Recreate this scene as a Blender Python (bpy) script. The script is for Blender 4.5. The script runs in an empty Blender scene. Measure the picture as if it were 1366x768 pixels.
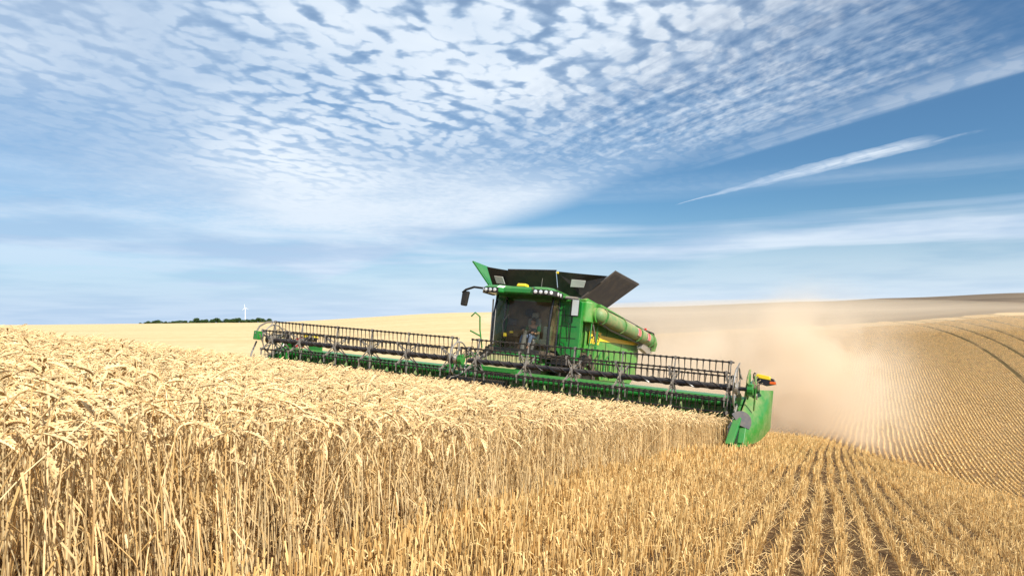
import bpy, math, random
import numpy as np
from mathutils import Vector, Matrix
R = math.radians
random.seed(7); rng = np.random.default_rng(11)
scene = bpy.context.scene
col = scene.collection
CZ = 1.5                                   # height of the camera above the world origin

# ------------------------------------------------------------ camera
cam_d = bpy.data.cameras.new("camera"); cam = bpy.data.objects.new("camera", cam_d); col.objects.link(cam)
cam.location = (0, 0, CZ); cam.rotation_euler = (R(90), 0, 0)
cam_d.sensor_width = 36; cam_d.lens = 24.0; cam_d.shift_y = 44 / 1366
cam_d.clip_start = 0.05; cam_d.clip_end = 20000
scene.camera = cam

# ------------------------------------------------------------ light and exposure
scene.view_settings.view_transform = 'Standard'; scene.view_settings.look = 'None'
scene.view_settings.gamma = 1.0; scene.view_settings.exposure = 0.52
scene.view_settings.use_curve_mapping = False
cy = scene.cycles
cy.volume_bounces = 6; cy.max_bounces = 8; cy.diffuse_bounces = 3; cy.transparent_max_bounces = 12
cy.transmission_bounces = 6; cy.glossy_bounces = 3
SUN_EL, SUN_AZ = R(38), R(140)             # azimuth clockwise from +Y (the view direction)
sv = Vector((math.sin(SUN_AZ) * math.cos(SUN_EL), math.cos(SUN_AZ) * math.cos(SUN_EL), math.sin(SUN_EL)))
sd = bpy.data.lights.new("sun", 'SUN'); so = bpy.data.objects.new("sun", sd); col.objects.link(so)
sd.energy = 5.0; sd.angle = R(0.53); sd.color = (1.0, 0.95, 0.86)
so.rotation_euler = sv.to_track_quat('Z', 'Y').to_euler(); so.location = (20, -40, 60)

# ------------------------------------------------------------ node helper
class NT:
    def __init__(s, tree): s.t = tree; s.n = tree.nodes; s.l = tree.links
    def node(s, ty, **kw):
        n = s.n.new(ty)
        for k, v in kw.items(): setattr(n, k, v)
        return n
    def put(s, sock, v):
        if isinstance(v, bpy.types.NodeSocket): s.l.new(v, sock)
        elif isinstance(v, (tuple, list)): sock.default_value = tuple(v) if len(sock.default_value) == len(v) else tuple(v) + (1,)
        else: sock.default_value = v
    def m(s, op, a, b=None, c=None, clamp=False):
        n = s.node('ShaderNodeMath', operation=op); n.use_clamp = clamp
        s.put(n.inputs[0], a)
        if b is not None: s.put(n.inputs[1], b)
        if c is not None: s.put(n.inputs[2], c)
        return n.outputs[0]
    def add(s, a, b): return s.m('ADD', a, b)
    def sub(s, a, b): return s.m('SUBTRACT', a, b)
    def mul(s, a, b): return s.m('MULTIPLY', a, b)
    def lin(s, x, a, y, b, c=0.0): return s.add(s.add(s.mul(x, a), s.mul(y, b)), c)
    def ss(s, x, lo, hi, a=0.0, b=1.0):
        n = s.node('ShaderNodeMapRange', interpolation_type='SMOOTHSTEP')
        s.put(n.inputs[0], x); n.inputs[1].default_value = lo; n.inputs[2].default_value = hi
        n.inputs[3].default_value = a; n.inputs[4].default_value = b
        return n.outputs[0]
    def mr(s, x, lo, hi, a=0.0, b=1.0):
        n = s.node('ShaderNodeMapRange'); s.put(n.inputs[0], x)
        for i, v in enumerate((lo, hi, a, b)): n.inputs[1 + i].default_value = v
        return n.outputs[0]
    def xyz(s, x, y, z=0.0):
        n = s.node('ShaderNodeCombineXYZ'); s.put(n.inputs[0], x); s.put(n.inputs[1], y); s.put(n.inputs[2], z); return n.outputs[0]
    def noise(s, vec, scale, detail=4, rough=0.55, dist=0.0, out=0):
        n = s.node('ShaderNodeTexNoise'); s.put(n.inputs['Vector'], vec); n.inputs['Scale'].default_value = scale
        n.inputs['Detail'].default_value = detail; n.inputs['Roughness'].default_value = rough; n.inputs['Distortion'].default_value = dist
        return n.outputs[out]
    def mix(s, f, a, b, blend='MIX'):
        n = s.node('ShaderNodeMix', data_type='RGBA', blend_type=blend)
        s.put(n.inputs[0], f); s.put(n.inputs[6], a); s.put(n.inputs[7], b); return n.outputs[2]

# ------------------------------------------------------------ sky with clouds
SKY_LO, SKY_HI, SKY_TINT = (3.9, 5.45, 7.5), (8.6, 9.3, 10.0), (0.58, 0.85, 1.0)
world = bpy.data.worlds.new("World"); scene.world = world; world.use_nodes = True
w = NT(world.node_tree); w.n.clear()
tc = w.node('ShaderNodeTexCoord').outputs['Generated']
sky = w.node('ShaderNodeTexSky', sky_type='NISHITA'); sky.sun_disc = False
sky.sun_elevation = SUN_EL; sky.sun_rotation = SUN_AZ; sky.air_density = 1.0; sky.dust_density = 0.35; sky.ozone_density = 2.6
sep = w.node('ShaderNodeSeparateXYZ'); w.put(sep.inputs[0], tc)
dx, dy, dz = sep.outputs
den = w.add(w.m('MAXIMUM', dz, 0.0), 0.06)
px_, py_ = w.m('DIVIDE', dx, den), w.m('DIVIDE', dy, den)         # the cloud layer as a flat sheet high up
warp = w.noise(w.xyz(px_, py_), 1.1, 2, 0.5, out=1)
ws = w.node('ShaderNodeSeparateColor'); w.put(ws.inputs[0], warp)
px, py = w.add(px_, w.mul(w.sub(ws.outputs[0], 0.5), 0.22)), w.add(py_, w.mul(w.sub(ws.outputs[1], 0.5), 0.22))
edge = w.lin(px_, 0.862, py_, 0.507, -2.57)                       # distance past the edge of the sheet
along = w.lin(px_, 0.507, py_, -0.862)
# puffs: rolls running away to the right
ra, rb = w.lin(px, 0.50, py, 0.866), w.lin(px, 0.866, py, -0.50)
ripple = w.m('SINE', w.add(w.mul(rb, 44.0), w.mul(w.sub(w.noise(w.xyz(w.mul(ra, 2.2), w.mul(rb, 3.0), 4.4), 1.0, 3, 0.5), 0.5), 26.0)))
wob = w.noise(w.xyz(px_, py_, 6.0), 7.0, 3, 0.6, out=1); wsp = w.node('ShaderNodeSeparateColor'); w.put(wsp.inputs[0], wob)
vor = w.node('ShaderNodeTexVoronoi', feature='SMOOTH_F1'); vor.inputs['Scale'].default_value = 1.0; vor.inputs['Smoothness'].default_value = 0.6
w.put(vor.inputs['Vector'], w.xyz(w.add(w.mul(ra, 12.5), w.mul(wsp.outputs[0], 2.6)), w.add(w.mul(rb, 18.5), w.mul(wsp.outputs[1], 2.6)), 2.2))
puff = w.add(w.sub(0.84, w.mul(vor.outputs['Distance'], 0.66)), w.mul(ripple, 0.06))
puff2 = w.noise(w.xyz(w.mul(ra, 2.1), w.mul(rb, 4.6), 7.0), 1.0, 2, 0.5)
cover = w.noise(w.xyz(px, py, 3.7), 0.75, 2, 0.5)
soft = w.noise(w.xyz(w.mul(px_, 0.6), w.mul(py_, 0.7), 9.0), 1.0, 6, 0.55)
fine = w.noise(w.xyz(px, py, 2.0), 18.0, 4, 0.6)
pv = w.add(w.add(w.mul(puff, 0.95), w.mul(puff2, 0.16)), w.mul(w.sub(fine, 0.5), 0.22))
pv = w.add(pv, w.mul(w.sub(cover, 0.5), 0.26))
puffs = w.ss(pv, 0.34, 0.62)
near_sky = w.ss(w.add(dz, w.mul(w.sub(soft, 0.5), 0.16)), 0.15, 0.29)   # puffs merge to a veil low down
leftgrey = w.ss(w.add(dx, w.mul(w.sub(soft, 0.5), 0.6)), -0.46, -0.22)
puff_amt = w.mul(near_sky, w.mr(leftgrey, 0, 1, 0.38, 1.0))
veil = w.ss(w.add(w.mul(soft, 0.8), w.mul(fine, 0.2)), 0.30, 0.56, 0.52, 0.97)
veil = w.mul(veil, w.mr(leftgrey, 0, 1, 0.80, 1.0))
sheet = w.add(w.mul(w.mr(puffs, 0, 1, 0.36, 0.98), puff_amt), w.mul(veil, w.sub(1.0, puff_amt)))
inside = w.ss(w.add(edge, w.mul(w.sub(soft, 0.5), 0.30)), -0.45, 0.10, 1.0, 0.0)
# combed fibres near the sheet's edge
fib = w.noise(w.xyz(w.mul(along, 1.3), w.mul(edge, 15.0), 4.0), 1.0, 5, 0.6)
rip = w.noise(w.xyz(w.mul(px, 26), w.mul(py, 15), 5.0), 1.0, 3, 0.5)
fibre = w.ss(w.add(w.mul(fib, 0.55), w.mul(rip, 0.45)), 0.34, 0.66, 0.10, 0.80)
fz = w.ss(w.add(edge, w.mul(w.sub(soft, 0.5), 0.5)), -1.45, -0.60)
body = w.mul(w.add(w.mul(sheet, w.sub(1.0, fz)), w.mul(w.m('MAXIMUM', fibre, w.mul(w.ss(dz, 0.30, 0.16), veil)), fz)), inside)
body = w.mul(body, w.sub(1.0, w.mul(fz, w.ss(along, -2.2, -0.9, 0.0, 0.50))))
body = w.mul(body, w.sub(1.0, w.mul(w.mul(w.ss(along, -1.22, -0.92), w.ss(edge, -0.80, -0.50)), w.ss(edge, -0.12, -0.30, 0.35, 0.85))))
rim = w.mul(w.mul(w.ss(edge, -0.30, -0.02), w.ss(edge, 0.06, 0.0)), w.mul(w.ss(along, -2.8, -2.0), 0.40))
body = w.m('MAXIMUM', body, w.mul(rim, w.ss(fib, 0.3, 0.6, 0.4, 1.0)))
# condensation trail
trn = w.noise(w.xyz(w.mul(along, 5), w.mul(edge, 9), 1.0), 1.0, 4, 0.6)
tdist = w.m('ABSOLUTE', w.sub(edge, w.add(0.50, w.mul(w.sub(trn, 0.5), 0.08))))
twid = w.mul(w.ss(along, -3.12, -2.3), 0.085)
trail = w.mul(w.m('SUBTRACT', 1.0, w.m('DIVIDE', tdist, w.add(twid, 0.010)), clamp=True), w.mul(w.ss(along, -1.9, -1.58, 1.0, 0.0), w.ss(along, -3.2, -3.05)))
trail = w.mul(w.m('POWER', trail, 0.5), w.ss(w.noise(w.xyz(w.mul(along, 7), w.mul(edge, 38), 3.0), 1.0, 4, 0.65), 0.25, 0.6, 0.55, 0.95))
faint = w.mul(w.m('SUBTRACT', 1.0, w.m('DIVIDE', w.m('ABSOLUTE', w.sub(edge, 0.54)), 0.03), clamp=True), w.mul(w.ss(along, -1.8, -1.6), w.ss(along, -1.55, -1.4, 0.35, 0.0)))
trail = w.m('MAXIMUM', trail, w.mul(faint, w.ss(trn, 0.4, 0.6)))
# low stratified bands towards the horizon
bnd = w.noise(w.xyz(w.mul(px_, 0.16), w.mul(dz, 17.0), 2.7), 1.0, 5, 0.55, 0.2)
bands = w.mul(w.ss(bnd, 0.40, 0.62), w.mul(w.ss(dz, 0.22, 0.13), 0.9))
bnd2 = w.noise(w.xyz(w.mul(px_, 0.5), w.mul(py_, 0.35), 5.7), 1.0, 5, 0.6)
whisp = w.mul(w.ss(bnd2, 0.50, 0.74), w.mul(w.ss(edge, 0.9, 1.8), 0.5))
horizon = w.ss(dz, 0.0, 0.17, 0.95, 0.0)
mask = w.m('MAXIMUM', w.m('MAXIMUM', body, trail), w.m('MAXIMUM', w.m('MAXIMUM', bands, whisp), horizon))
tone = w.noise(w.xyz(w.mul(px_, 0.55), w.mul(py_, 0.55), 12.0), 1.0, 5, 0.55)
shade = w.add(w.mul(w.ss(tone, 0.35, 0.62), w.mr(near_sky, 0, 1, 0.75, 0.45)), w.mul(w.mul(w.ss(pv, 0.46, 0.66), near_sky), w.mr(leftgrey, 0, 1, 0.15, 0.55)))
ccol = w.mix(shade, SKY_LO, SKY_HI)
ccol = w.mix(w.ss(dz, 0.02, 0.16, 0.75, 0.0), ccol, w.mix(w.mul(w.ss(dx, -0.5, 0.1), w.ss(bnd, 0.3, 0.6, 0.5, 1.0)), (4.9, 6.4, 8.5), (7.2, 8.2, 9.6)))
skyc = w.mix(mask, w.mix(1.0, sky.outputs[0], SKY_TINT, 'MULTIPLY'), ccol)
bg = w.node('ShaderNodeBackground'); w.put(bg.inputs[0], skyc); bg.inputs[1].default_value = 0.075
wo = w.node('ShaderNodeOutputWorld'); w.l.new(bg.outputs[0], wo.inputs[0])

# ------------------------------------------------------------ mesh helpers
class MB:
    def __init__(s): s.v = []; s.f = []; s.mi = []; s.cur = 0
    def add(s, vs, fs):
        o = len(s.v); s.v += [tuple(p) for p in vs]
        for f in fs: s.f.append(tuple(i + o for i in f)); s.mi.append(s.cur)
        return s
    def box(s, c, size, rot=None, taper=1.0):
        hx, hy, hz = [k / 2 for k in size]; c = Vector(c); vs = []
        for z in (-1, 1):
            k = taper if z > 0 else 1.0
            for x, y in ((-1, -1), (1, -1), (1, 1), (-1, 1)):
                p = Vector((x * hx * k, y * hy * k, z * hz))
                if rot is not None: p = rot @ p
                vs.append(c + p)
        return s.add(vs, [(3, 2, 1, 0), (4, 5, 6, 7), (0, 1, 5, 4), (1, 2, 6, 5), (2, 3, 7, 6), (3, 0, 4, 7)])
    def bar(s, a, b, wd, ht, up=(0, 0, 1)):
        a, b = Vector(a), Vector(b); d = (b - a); L = d.length
        if L < 1e-6: return s
        d.normalize(); u = Vector(up)
        if abs(d.dot(u)) > 0.98: u = Vector((0, 1, 0))
        x = d.cross(u).normalized(); z = x.cross(d)
        m = Matrix((x, d, z)).transposed()
        return s.box((a + b) / 2, (wd, L, ht), m)
    def tube(s, pts, r, n=8, cap=True):
        pts = [Vector(p) for p in pts]; rs = r if isinstance(r, (list, tuple)) else [r] * len(pts)
        ref = Vector((0.13, 0.31, 0.94)); vs = []; fs = []; px_ = None
        for i, p in enumerate(pts):
            d = (pts[min(i + 1, len(pts) - 1)] - pts[max(i - 1, 0)]).normalized()
            x = d.cross(ref) if px_ is None else px_ - d * px_.dot(d)
            if x.length < 1e-4: x = d.orthogonal()
            x.normalize(); px_ = x; y = d.cross(x)
            for k in range(n):
                a = 2 * math.pi * k / n; vs.append(p + (x * math.cos(a) + y * math.sin(a)) * rs[i])
        for i in range(len(pts) - 1):
            for k in range(n):
                fs.append((i * n + k, i * n + (k + 1) % n, (i + 1) * n + (k + 1) % n, (i + 1) * n + k))
        if cap: fs += [tuple(reversed(range(n))), tuple(range((len(pts) - 1) * n, len(pts) * n))]
        return s.add(vs, fs)
    def lathe(s, prof, n=24, c=(0, 0, 0), axis='x'):
        c = Vector(c); vs = []; fs = []; m = len(prof)
        for k in range(n):
            a = 2 * math.pi * k / n
            for (t, r) in prof:
                p = (t, r * math.cos(a), r * math.sin(a)); 
                if axis == 'z': p = (p[1], p[2], p[0])
                if axis == 'y': p = (p[1], p[0], p[2])
                vs.append(c + Vector(p))
        for k in range(n):
            for j in range(m - 1):
                fs.append((k * m + j, ((k + 1) % n) * m + j, ((k + 1) % n) * m + j + 1, k * m + j + 1))
        return s.add(vs, fs)
    def prism(s, poly, a, b, axis='x'):
        """poly in the two other axes (cyclic order y,z / x,z / x,y), extruded from a to b"""
        n = len(poly); vs = []
        for t in (a, b):
            for (p, q) in poly:
                vs.append({'x': (t, p, q), 'y': (p, t, q), 'z': (p, q, t)}[axis])
        fs = [tuple(range(n)), tuple(range(2 * n - 1, n - 1, -1))]
        fs += [(i, i + n, (i + 1) % n + n, (i + 1) % n) for i in range(n)]
        return s.add(vs, fs)
    def sheet(s, grid, th=0.0, nrm=None):
        """grid rows of points; thickened by th along nrm"""
        m, n = len(grid), len(grid[0]); g = [Vector(p) for r in grid for p in r]
        fs = [(i * n + j, i * n + j + 1, (i + 1) * n + j + 1, (i + 1) * n + j) for i in range(m - 1) for j in range(n - 1)]
        if th:
            N = Vector(nrm).normalized() * th; k = m * n; g2 = [p + N for p in g]
            fs2 = [tuple(reversed([i + k for i in f])) for f in fs]
            rim = list(range(n)) + [i * n + n - 1 for i in range(1, m)] + [(m - 1) * n + j for j in range(n - 2, -1, -1)] + [i * n for i in range(m - 2, 0, -1)]
            fr = [(rim[i], rim[i] + k, rim[(i + 1) % len(rim)] + k, rim[(i + 1) % len(rim)]) for i in range(len(rim))]
            return s.add(g + g2, fs + fs2 + fr)
        return s.add(g, fs)
    def build(s, name, mats, parent=None, bevel=0.0, smooth=False, loc=None):
        me = bpy.data.meshes.new(name); me.from_pydata(s.v, [], s.f)
        if not isinstance(mats, (list, tuple)): mats = [mats]
        for m in mats: me.materials.append(m)
        if len(mats) > 1: me.polygons.foreach_set('material_index', s.mi)
        me.update()
        import bmesh
        bm = bmesh.new(); bm.from_mesh(me); bmesh.ops.recalc_face_normals(bm, faces=bm.faces); bm.to_mesh(me); bm.free()
        if smooth:
            me.polygons.foreach_set('use_smooth', [True] * len(me.polygons)); me.set_sharp_from_angle(angle=R(38))
        o = bpy.data.objects.new(name, me); col.objects.link(o)
        if parent is not None: o.parent = parent
        if loc is not None: o.location = loc
        if bevel:
            b = o.modifiers.new('bevel', 'BEVEL'); b.width = bevel; b.segments = 2; b.limit_method = 'ANGLE'; b.angle_limit = R(35)
        return o

def tag(o, label=None, cat=None, group=None, kind=None):
    for k, v in (('label', label), ('category', cat), ('group', group), ('kind', kind)):
        if v: o[k] = v
    return o
def copy_tree(o, parent=None):
    c = o.copy(); col.objects.link(c)
    if parent is not None: c.parent = parent
    for ch in list(o.children): copy_tree(ch, c)
    return c
def lerp(a, b, t): return a + (b - a) * t

# ------------------------------------------------------------ materials
def material(name):
    m = bpy.data.materials.new(name); m.use_nodes = True; t = NT(m.node_tree); t.n.clear()
    out = t.node('ShaderNodeOutputMaterial'); return m, t, out
def pbr(t, out, color, rough=0.5, metal=0.0, bump=None, bstr=0.2, bdist=0.02, coat=0.0, spec=0.5):
    p = t.node('ShaderNodeBsdfPrincipled'); t.put(p.inputs['Base Color'], color); t.put(p.inputs['Roughness'], rough)
    p.inputs['Metallic'].default_value = metal; p.inputs['Coat Weight'].default_value = coat
    p.inputs['Specular IOR Level'].default_value = spec
    if bump is not None:
        b = t.node('ShaderNodeBump'); b.inputs['Strength'].default_value = bstr; b.inputs['Distance'].default_value = bdist
        t.put(b.inputs['Height'], bump); t.l.new(b.outputs[0], p.inputs['Normal'])
    t.l.new(p.outputs[0], out.inputs[0]); return p
DUST = (0.42, 0.30, 0.16)
def dusty(name, color, rough=0.35, dust=0.35, metal=0.0, coat=0.0, up=0.35, scale=2.0):
    m, t, out = material(name)
    g = t.node('ShaderNodeNewGeometry'); tcn = t.node('ShaderNodeTexCoord').outputs['Object']
    n1 = t.noise(tcn, scale, 5, 0.65); n2 = t.noise(tcn, scale * 9, 4, 0.6)
    sp = t.node('ShaderNodeSeparateXYZ'); t.put(sp.inputs[0], g.outputs['Normal'])
    d = t.add(t.mul(t.ss(n1, 0.35, 0.75), dust), t.mul(t.ss(sp.outputs[2], 0.2, 1.0), up))
    d = t.m('MULTIPLY', d, t.mr(n2, 0.3, 0.7, 0.6, 1.25), clamp=True)
    c = t.mix(d, color, DUST)
    pbr(t, out, c, t.mr(d, 0, 0.6, rough, 0.85), metal, n2, 0.05, 0.01, coat); return m
M_GREEN = dusty('green_paint', (0.006, 0.185, 0.022), 0.30, 0.10, coat=0.35, up=0.10)
M_GREEN_SIDE = dusty('dusty_green_paint', (0.03, 0.26, 0.025), 0.36, 0.36, coat=0.2, up=0.30)
M_GREEN_DIV = dusty('worn_green_paint', (0.012, 0.185, 0.018), 0.38, 0.36, coat=0.2, up=0.30, scale=3)
M_GREEN_DUST = dusty('dust_coated_green_paint', (0.02, 0.20, 0.03), 0.6, 0.55, up=0.5, scale=5)
M_AUGER = dusty('faded_dusty_green_paint', (0.10, 0.24, 0.075), 0.45, 0.85, up=0.30, scale=3)
M_YELLOW = dusty('yellow_paint', (0.80, 0.58, 0.02), 0.4, 0.12, up=0.2)
M_BLACK = dusty('black_paint', (0.009, 0.010, 0.016), 0.25, 0.06, up=0.10, scale=4)
M_DARK = dusty('black_plastic', (0.008, 0.008, 0.008), 0.5, 0.05, up=0.08, scale=3)
M_FLAP = dusty('ribbed_dark_rubber', (0.020, 0.012, 0.007), 0.6, 0.09, up=0.1, scale=3)
M_TINE = dusty('grey_black_steel', (0.010, 0.010, 0.011), 0.4, 0.07, up=0.10, scale=12)
M_GREY = dusty('dusty_galvanised_steel', (0.17, 0.165, 0.16), 0.45, 0.35, metal=0.2, up=0.3, scale=8)
M_SILVER = dusty('bare_worn_steel', (0.45, 0.43, 0.40), 0.35, 0.3, metal=0.7, up=0.2, scale=8)
M_RUBBER = dusty('tyre_rubber', (0.022, 0.021, 0.020), 0.8, 0.45, up=0.4, scale=6)
M_SHIELD = dusty('charcoal_rubber', (0.045, 0.045, 0.055), 0.7, 0.15, up=0.1, scale=8)
M_RED = dusty('red_plastic', (0.65, 0.03, 0.015), 0.35, 0.1)
M_WHITE = dusty('white_decal', (0.70, 0.68, 0.64), 0.4, 0.15)
M_ORANGE = dusty('orange_lens', (0.75, 0.12, 0.01), 0.25, 0.1)
M_INTERIOR = dusty('cab_lining', (0.11, 0.078, 0.052), 0.8, 0.1, scale=5)
M_SEAT = dusty('seat_fabric', (0.19, 0.185, 0.17), 0.9, 0.1, scale=9)
M_SKIN = dusty('skin', (0.48, 0.25, 0.16), 0.5, 0.0, up=0)
M_JEANS = dusty('blue_jeans_cloth', (0.12, 0.18, 0.30), 0.9, 0.1, up=0.1)
M_SHIRT = dusty('dark_grey_vest_cloth', (0.05, 0.055, 0.07), 0.9, 0.0, up=0)
M_SLEEVE = dusty('green_sleeve_cloth', (0.03, 0.17, 0.05), 0.9, 0.0, up=0)
M_HAIR = dusty('brown_hair', (0.06, 0.03, 0.015), 0.7, 0.0, up=0)
M_WHITEPAINT = dusty('white_turbine_paint', (0.80, 0.80, 0.80), 0.4, 0.0, up=0)
m_, t_, o_ = material('lamp_glass'); pbr(t_, o_, (0.80, 0.82, 0.84), 0.12, 0.35, coat=0.6); M_LAMP = m_
m_, t_, o_ = material('mirror_glass'); pbr(t_, o_, (0.62, 0.64, 0.62), 0.25, 0.35); M_MIRROR = m_
def glass(name, tint, amount=0.10, dust=0.10):
    m, t, out = material(name)
    tr = t.node('ShaderNodeBsdfTransparent'); t.put(tr.inputs[0], tint)
    gl = t.node('ShaderNodeBsdfGlossy'); gl.inputs['Roughness'].default_value = 0.03; t.put(gl.inputs[0], (0.9, 0.95, 1.0))
    df = t.node('ShaderNodeBsdfDiffuse'); t.put(df.inputs[0], DUST)
    fr = t.node('ShaderNodeFresnel'); fr.inputs[0].default_value = 1.5
    f = t.m('MULTIPLY_ADD', fr.outputs[0], 0.55, amount, clamp=True)
    a = t.node('ShaderNodeMixShader'); t.put(a.inputs[0], f); t.l.new(tr.outputs[0], a.inputs[1]); t.l.new(gl.outputs[0], a.inputs[2])
    n = t.noise(t.node('ShaderNodeTexCoord').outputs['Object'], 2.5, 5, 0.6)
    b = t.node('ShaderNodeMixShader'); t.put(b.inputs[0], t.ss(n, 0.35, 0.8, dust * 0.3, dust * 2)); t.l.new(a.outputs[0], b.inputs[1]); t.l.new(df.outputs[0], b.inputs[2])
    t.l.new(b.outputs[0], out.inputs[0]); return m
M_GLASS = glass('windscreen_glass', (0.95, 0.97, 0.95), 0.0, 0.025)
M_GLASS_SIDE = glass('green_tinted_glass', (0.42, 0.66, 0.52), 0.07, 0.16)
M_CLEAR = dusty('milky_flap_window', (0.55, 0.58, 0.56), 0.25, 0.25)

# ------------------------------------------------------------ terrain
CX, CYY = 0.893, -0.45                     # along the header
DX, DY = 0.45, 0.893                       # along the rows, away from the camera
def sq(x, y): return x * DX + y * DY, x * CX + y * CYY
def rowq(s, q): return q - 0.035 * ((s - 25) + np.sqrt((s - 25) ** 2 + 64)) + 0.0030 * np.maximum(0, s - 80) ** 2 + 0.044 * s
def softplus(x, k): return k * np.logaddexp(0, x / k)
SCQ = [-80, -30, -19, -14.5, -6, -4, 0, 2.8, 5, 12]; SCV = [17, 17.5, 19.5, 34, 34, 31, 22, 15, 11, 9]
AZ = [-80, -36.9, -21, -3.9, 11.6, 24.6, 36.9, 80]; HOR = [433, 433, 430, 416, 408, 401, 389.5, 380]
def vnoise(x, y, f, seed=0):
    g = np.random.default_rng(seed).random((64, 64)); X, Y = x * f, y * f
    i, j = np.floor(X).astype(int), np.floor(Y).astype(int); a, b = X - i, Y - j
    a = a * a * (3 - 2 * a); b = b * b * (3 - 2 * b); i %= 64; j %= 64; i1, j1 = (i + 1) % 64, (j + 1) % 64
    return (g[i, j] * (1 - a) + g[i1, j] * a) * (1 - b) + (g[i, j1] * (1 - a) + g[i1, j1] * a) * b - 0.5
FA = np.array([-80, -36.9, -21, -3.9, 11.6, 24.6, 29.1, 36.9, 80.0]); LD = np.linspace(math.log(8), math.log(9000), 400)
def _far():
    rows = []
    for a in FA:
        zh = (428 - np.interp(a, AZ, HOR)) / 911 * 600; D = np.exp(LD)
        if a < 20:
            g = np.clip((D - 25) / 575, 0, None); g = np.where(g < 1, g ** 0.88, 1 - (g - 1) * 0.35); f = -6.7 + (zh + 6.7) * g
        else:
            t = {24.6: (-5.2, -5.4, -4.7, -1.5, 0.6), 29.1: (-5.8, -6.1, -5.0, -0.6, 1.3), 36.9: (-7.4, -7.9, -5.3, 1.2, 3.4), 80.0: (-8.1, -8.4, -5.3, 1.2, 3.4)}[a]
            f = np.interp(D, [8, 28, 45, 70, 112, 150, 600, 9000], [t[0] + .3, t[0], t[1], t[2], t[3], t[4], zh, zh * 0.5])
        k = np.exp(-0.5 * (np.arange(-14, 15) / 5.0) ** 2); k /= k.sum(); rows.append(np.convolve(np.pad(f, 14, mode='edge'), k, 'valid'))
    return np.array(rows)
FT = _far()
def far_table(az, D):
    az = np.clip(az, -79.9, 79.9); i = np.clip(np.searchsorted(FA, az) - 1, 0, len(FA) - 2); t = (az - FA[i]) / (FA[i + 1] - FA[i]); t = t * t * (3 - 2 * t) * 0.6 + t * 0.4
    u = np.clip((np.log(np.maximum(D, 8.01)) - LD[0]) / (LD[1] - LD[0]), 0, len(LD) - 1.001); j = u.astype(int); f = u - j
    a = FT[i, j] * (1 - f) + FT[i, j + 1] * f; b = FT[i + 1, j] * (1 - f) + FT[i + 1, j + 1] * f
    return a * (1 - t) + b * t
def height(x, y):
    x = np.asarray(x, float); y = np.asarray(y, float)
    s, q = sq(x, y)
    qe = np.where(q > -10, q, np.where(q > -18, -10 + (q + 10) * 0.8, -16.4 + (q + 18) * 0.30))
    n = -1.0 - 0.138 * s - 0.075 * qe
    sc = np.interp(q, SCQ, SCV)
    n = n - 0.065 * softplus(s - sc, 1.6)
    n = n - 0.11 * softplus(s - 40, 5)
    az = np.degrees(np.arctan2(x, np.maximum(y, 1e-3))); D = np.maximum(y, 0)
    r = np.hypot(x, y) * 0.8; D = np.where(np.abs(az) > 36.9, np.maximum(D, r), D)
    f = far_table(az, D)
    f = f - np.clip(D - 600, 0, None) * 0.045
    k = 0.8; z = k * np.logaddexp(n / k, f / k)
    z = np.where(s < 12, n, z)
    far = np.clip((D - 40) / 200, 0, 1)
    z = z + far * (0.5 * vnoise(x, y, 1 / 60, 3)) + 0.05 * vnoise(x, y, 1 / 3.0, 4) + 0.02 * vnoise(x, y, 1 / 0.7, 5)
    return z + CZ
def tramlines(s, q):
    """wheel tracks on the far slope: distance to the nearest one in metres"""
    rq = rowq(s, q); return np.min(np.abs(rq[..., None] - np.array(TRAM)), axis=-1)
TRAM = [14.0, 17.0, 20.4, 24.4, 30.0]

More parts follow.
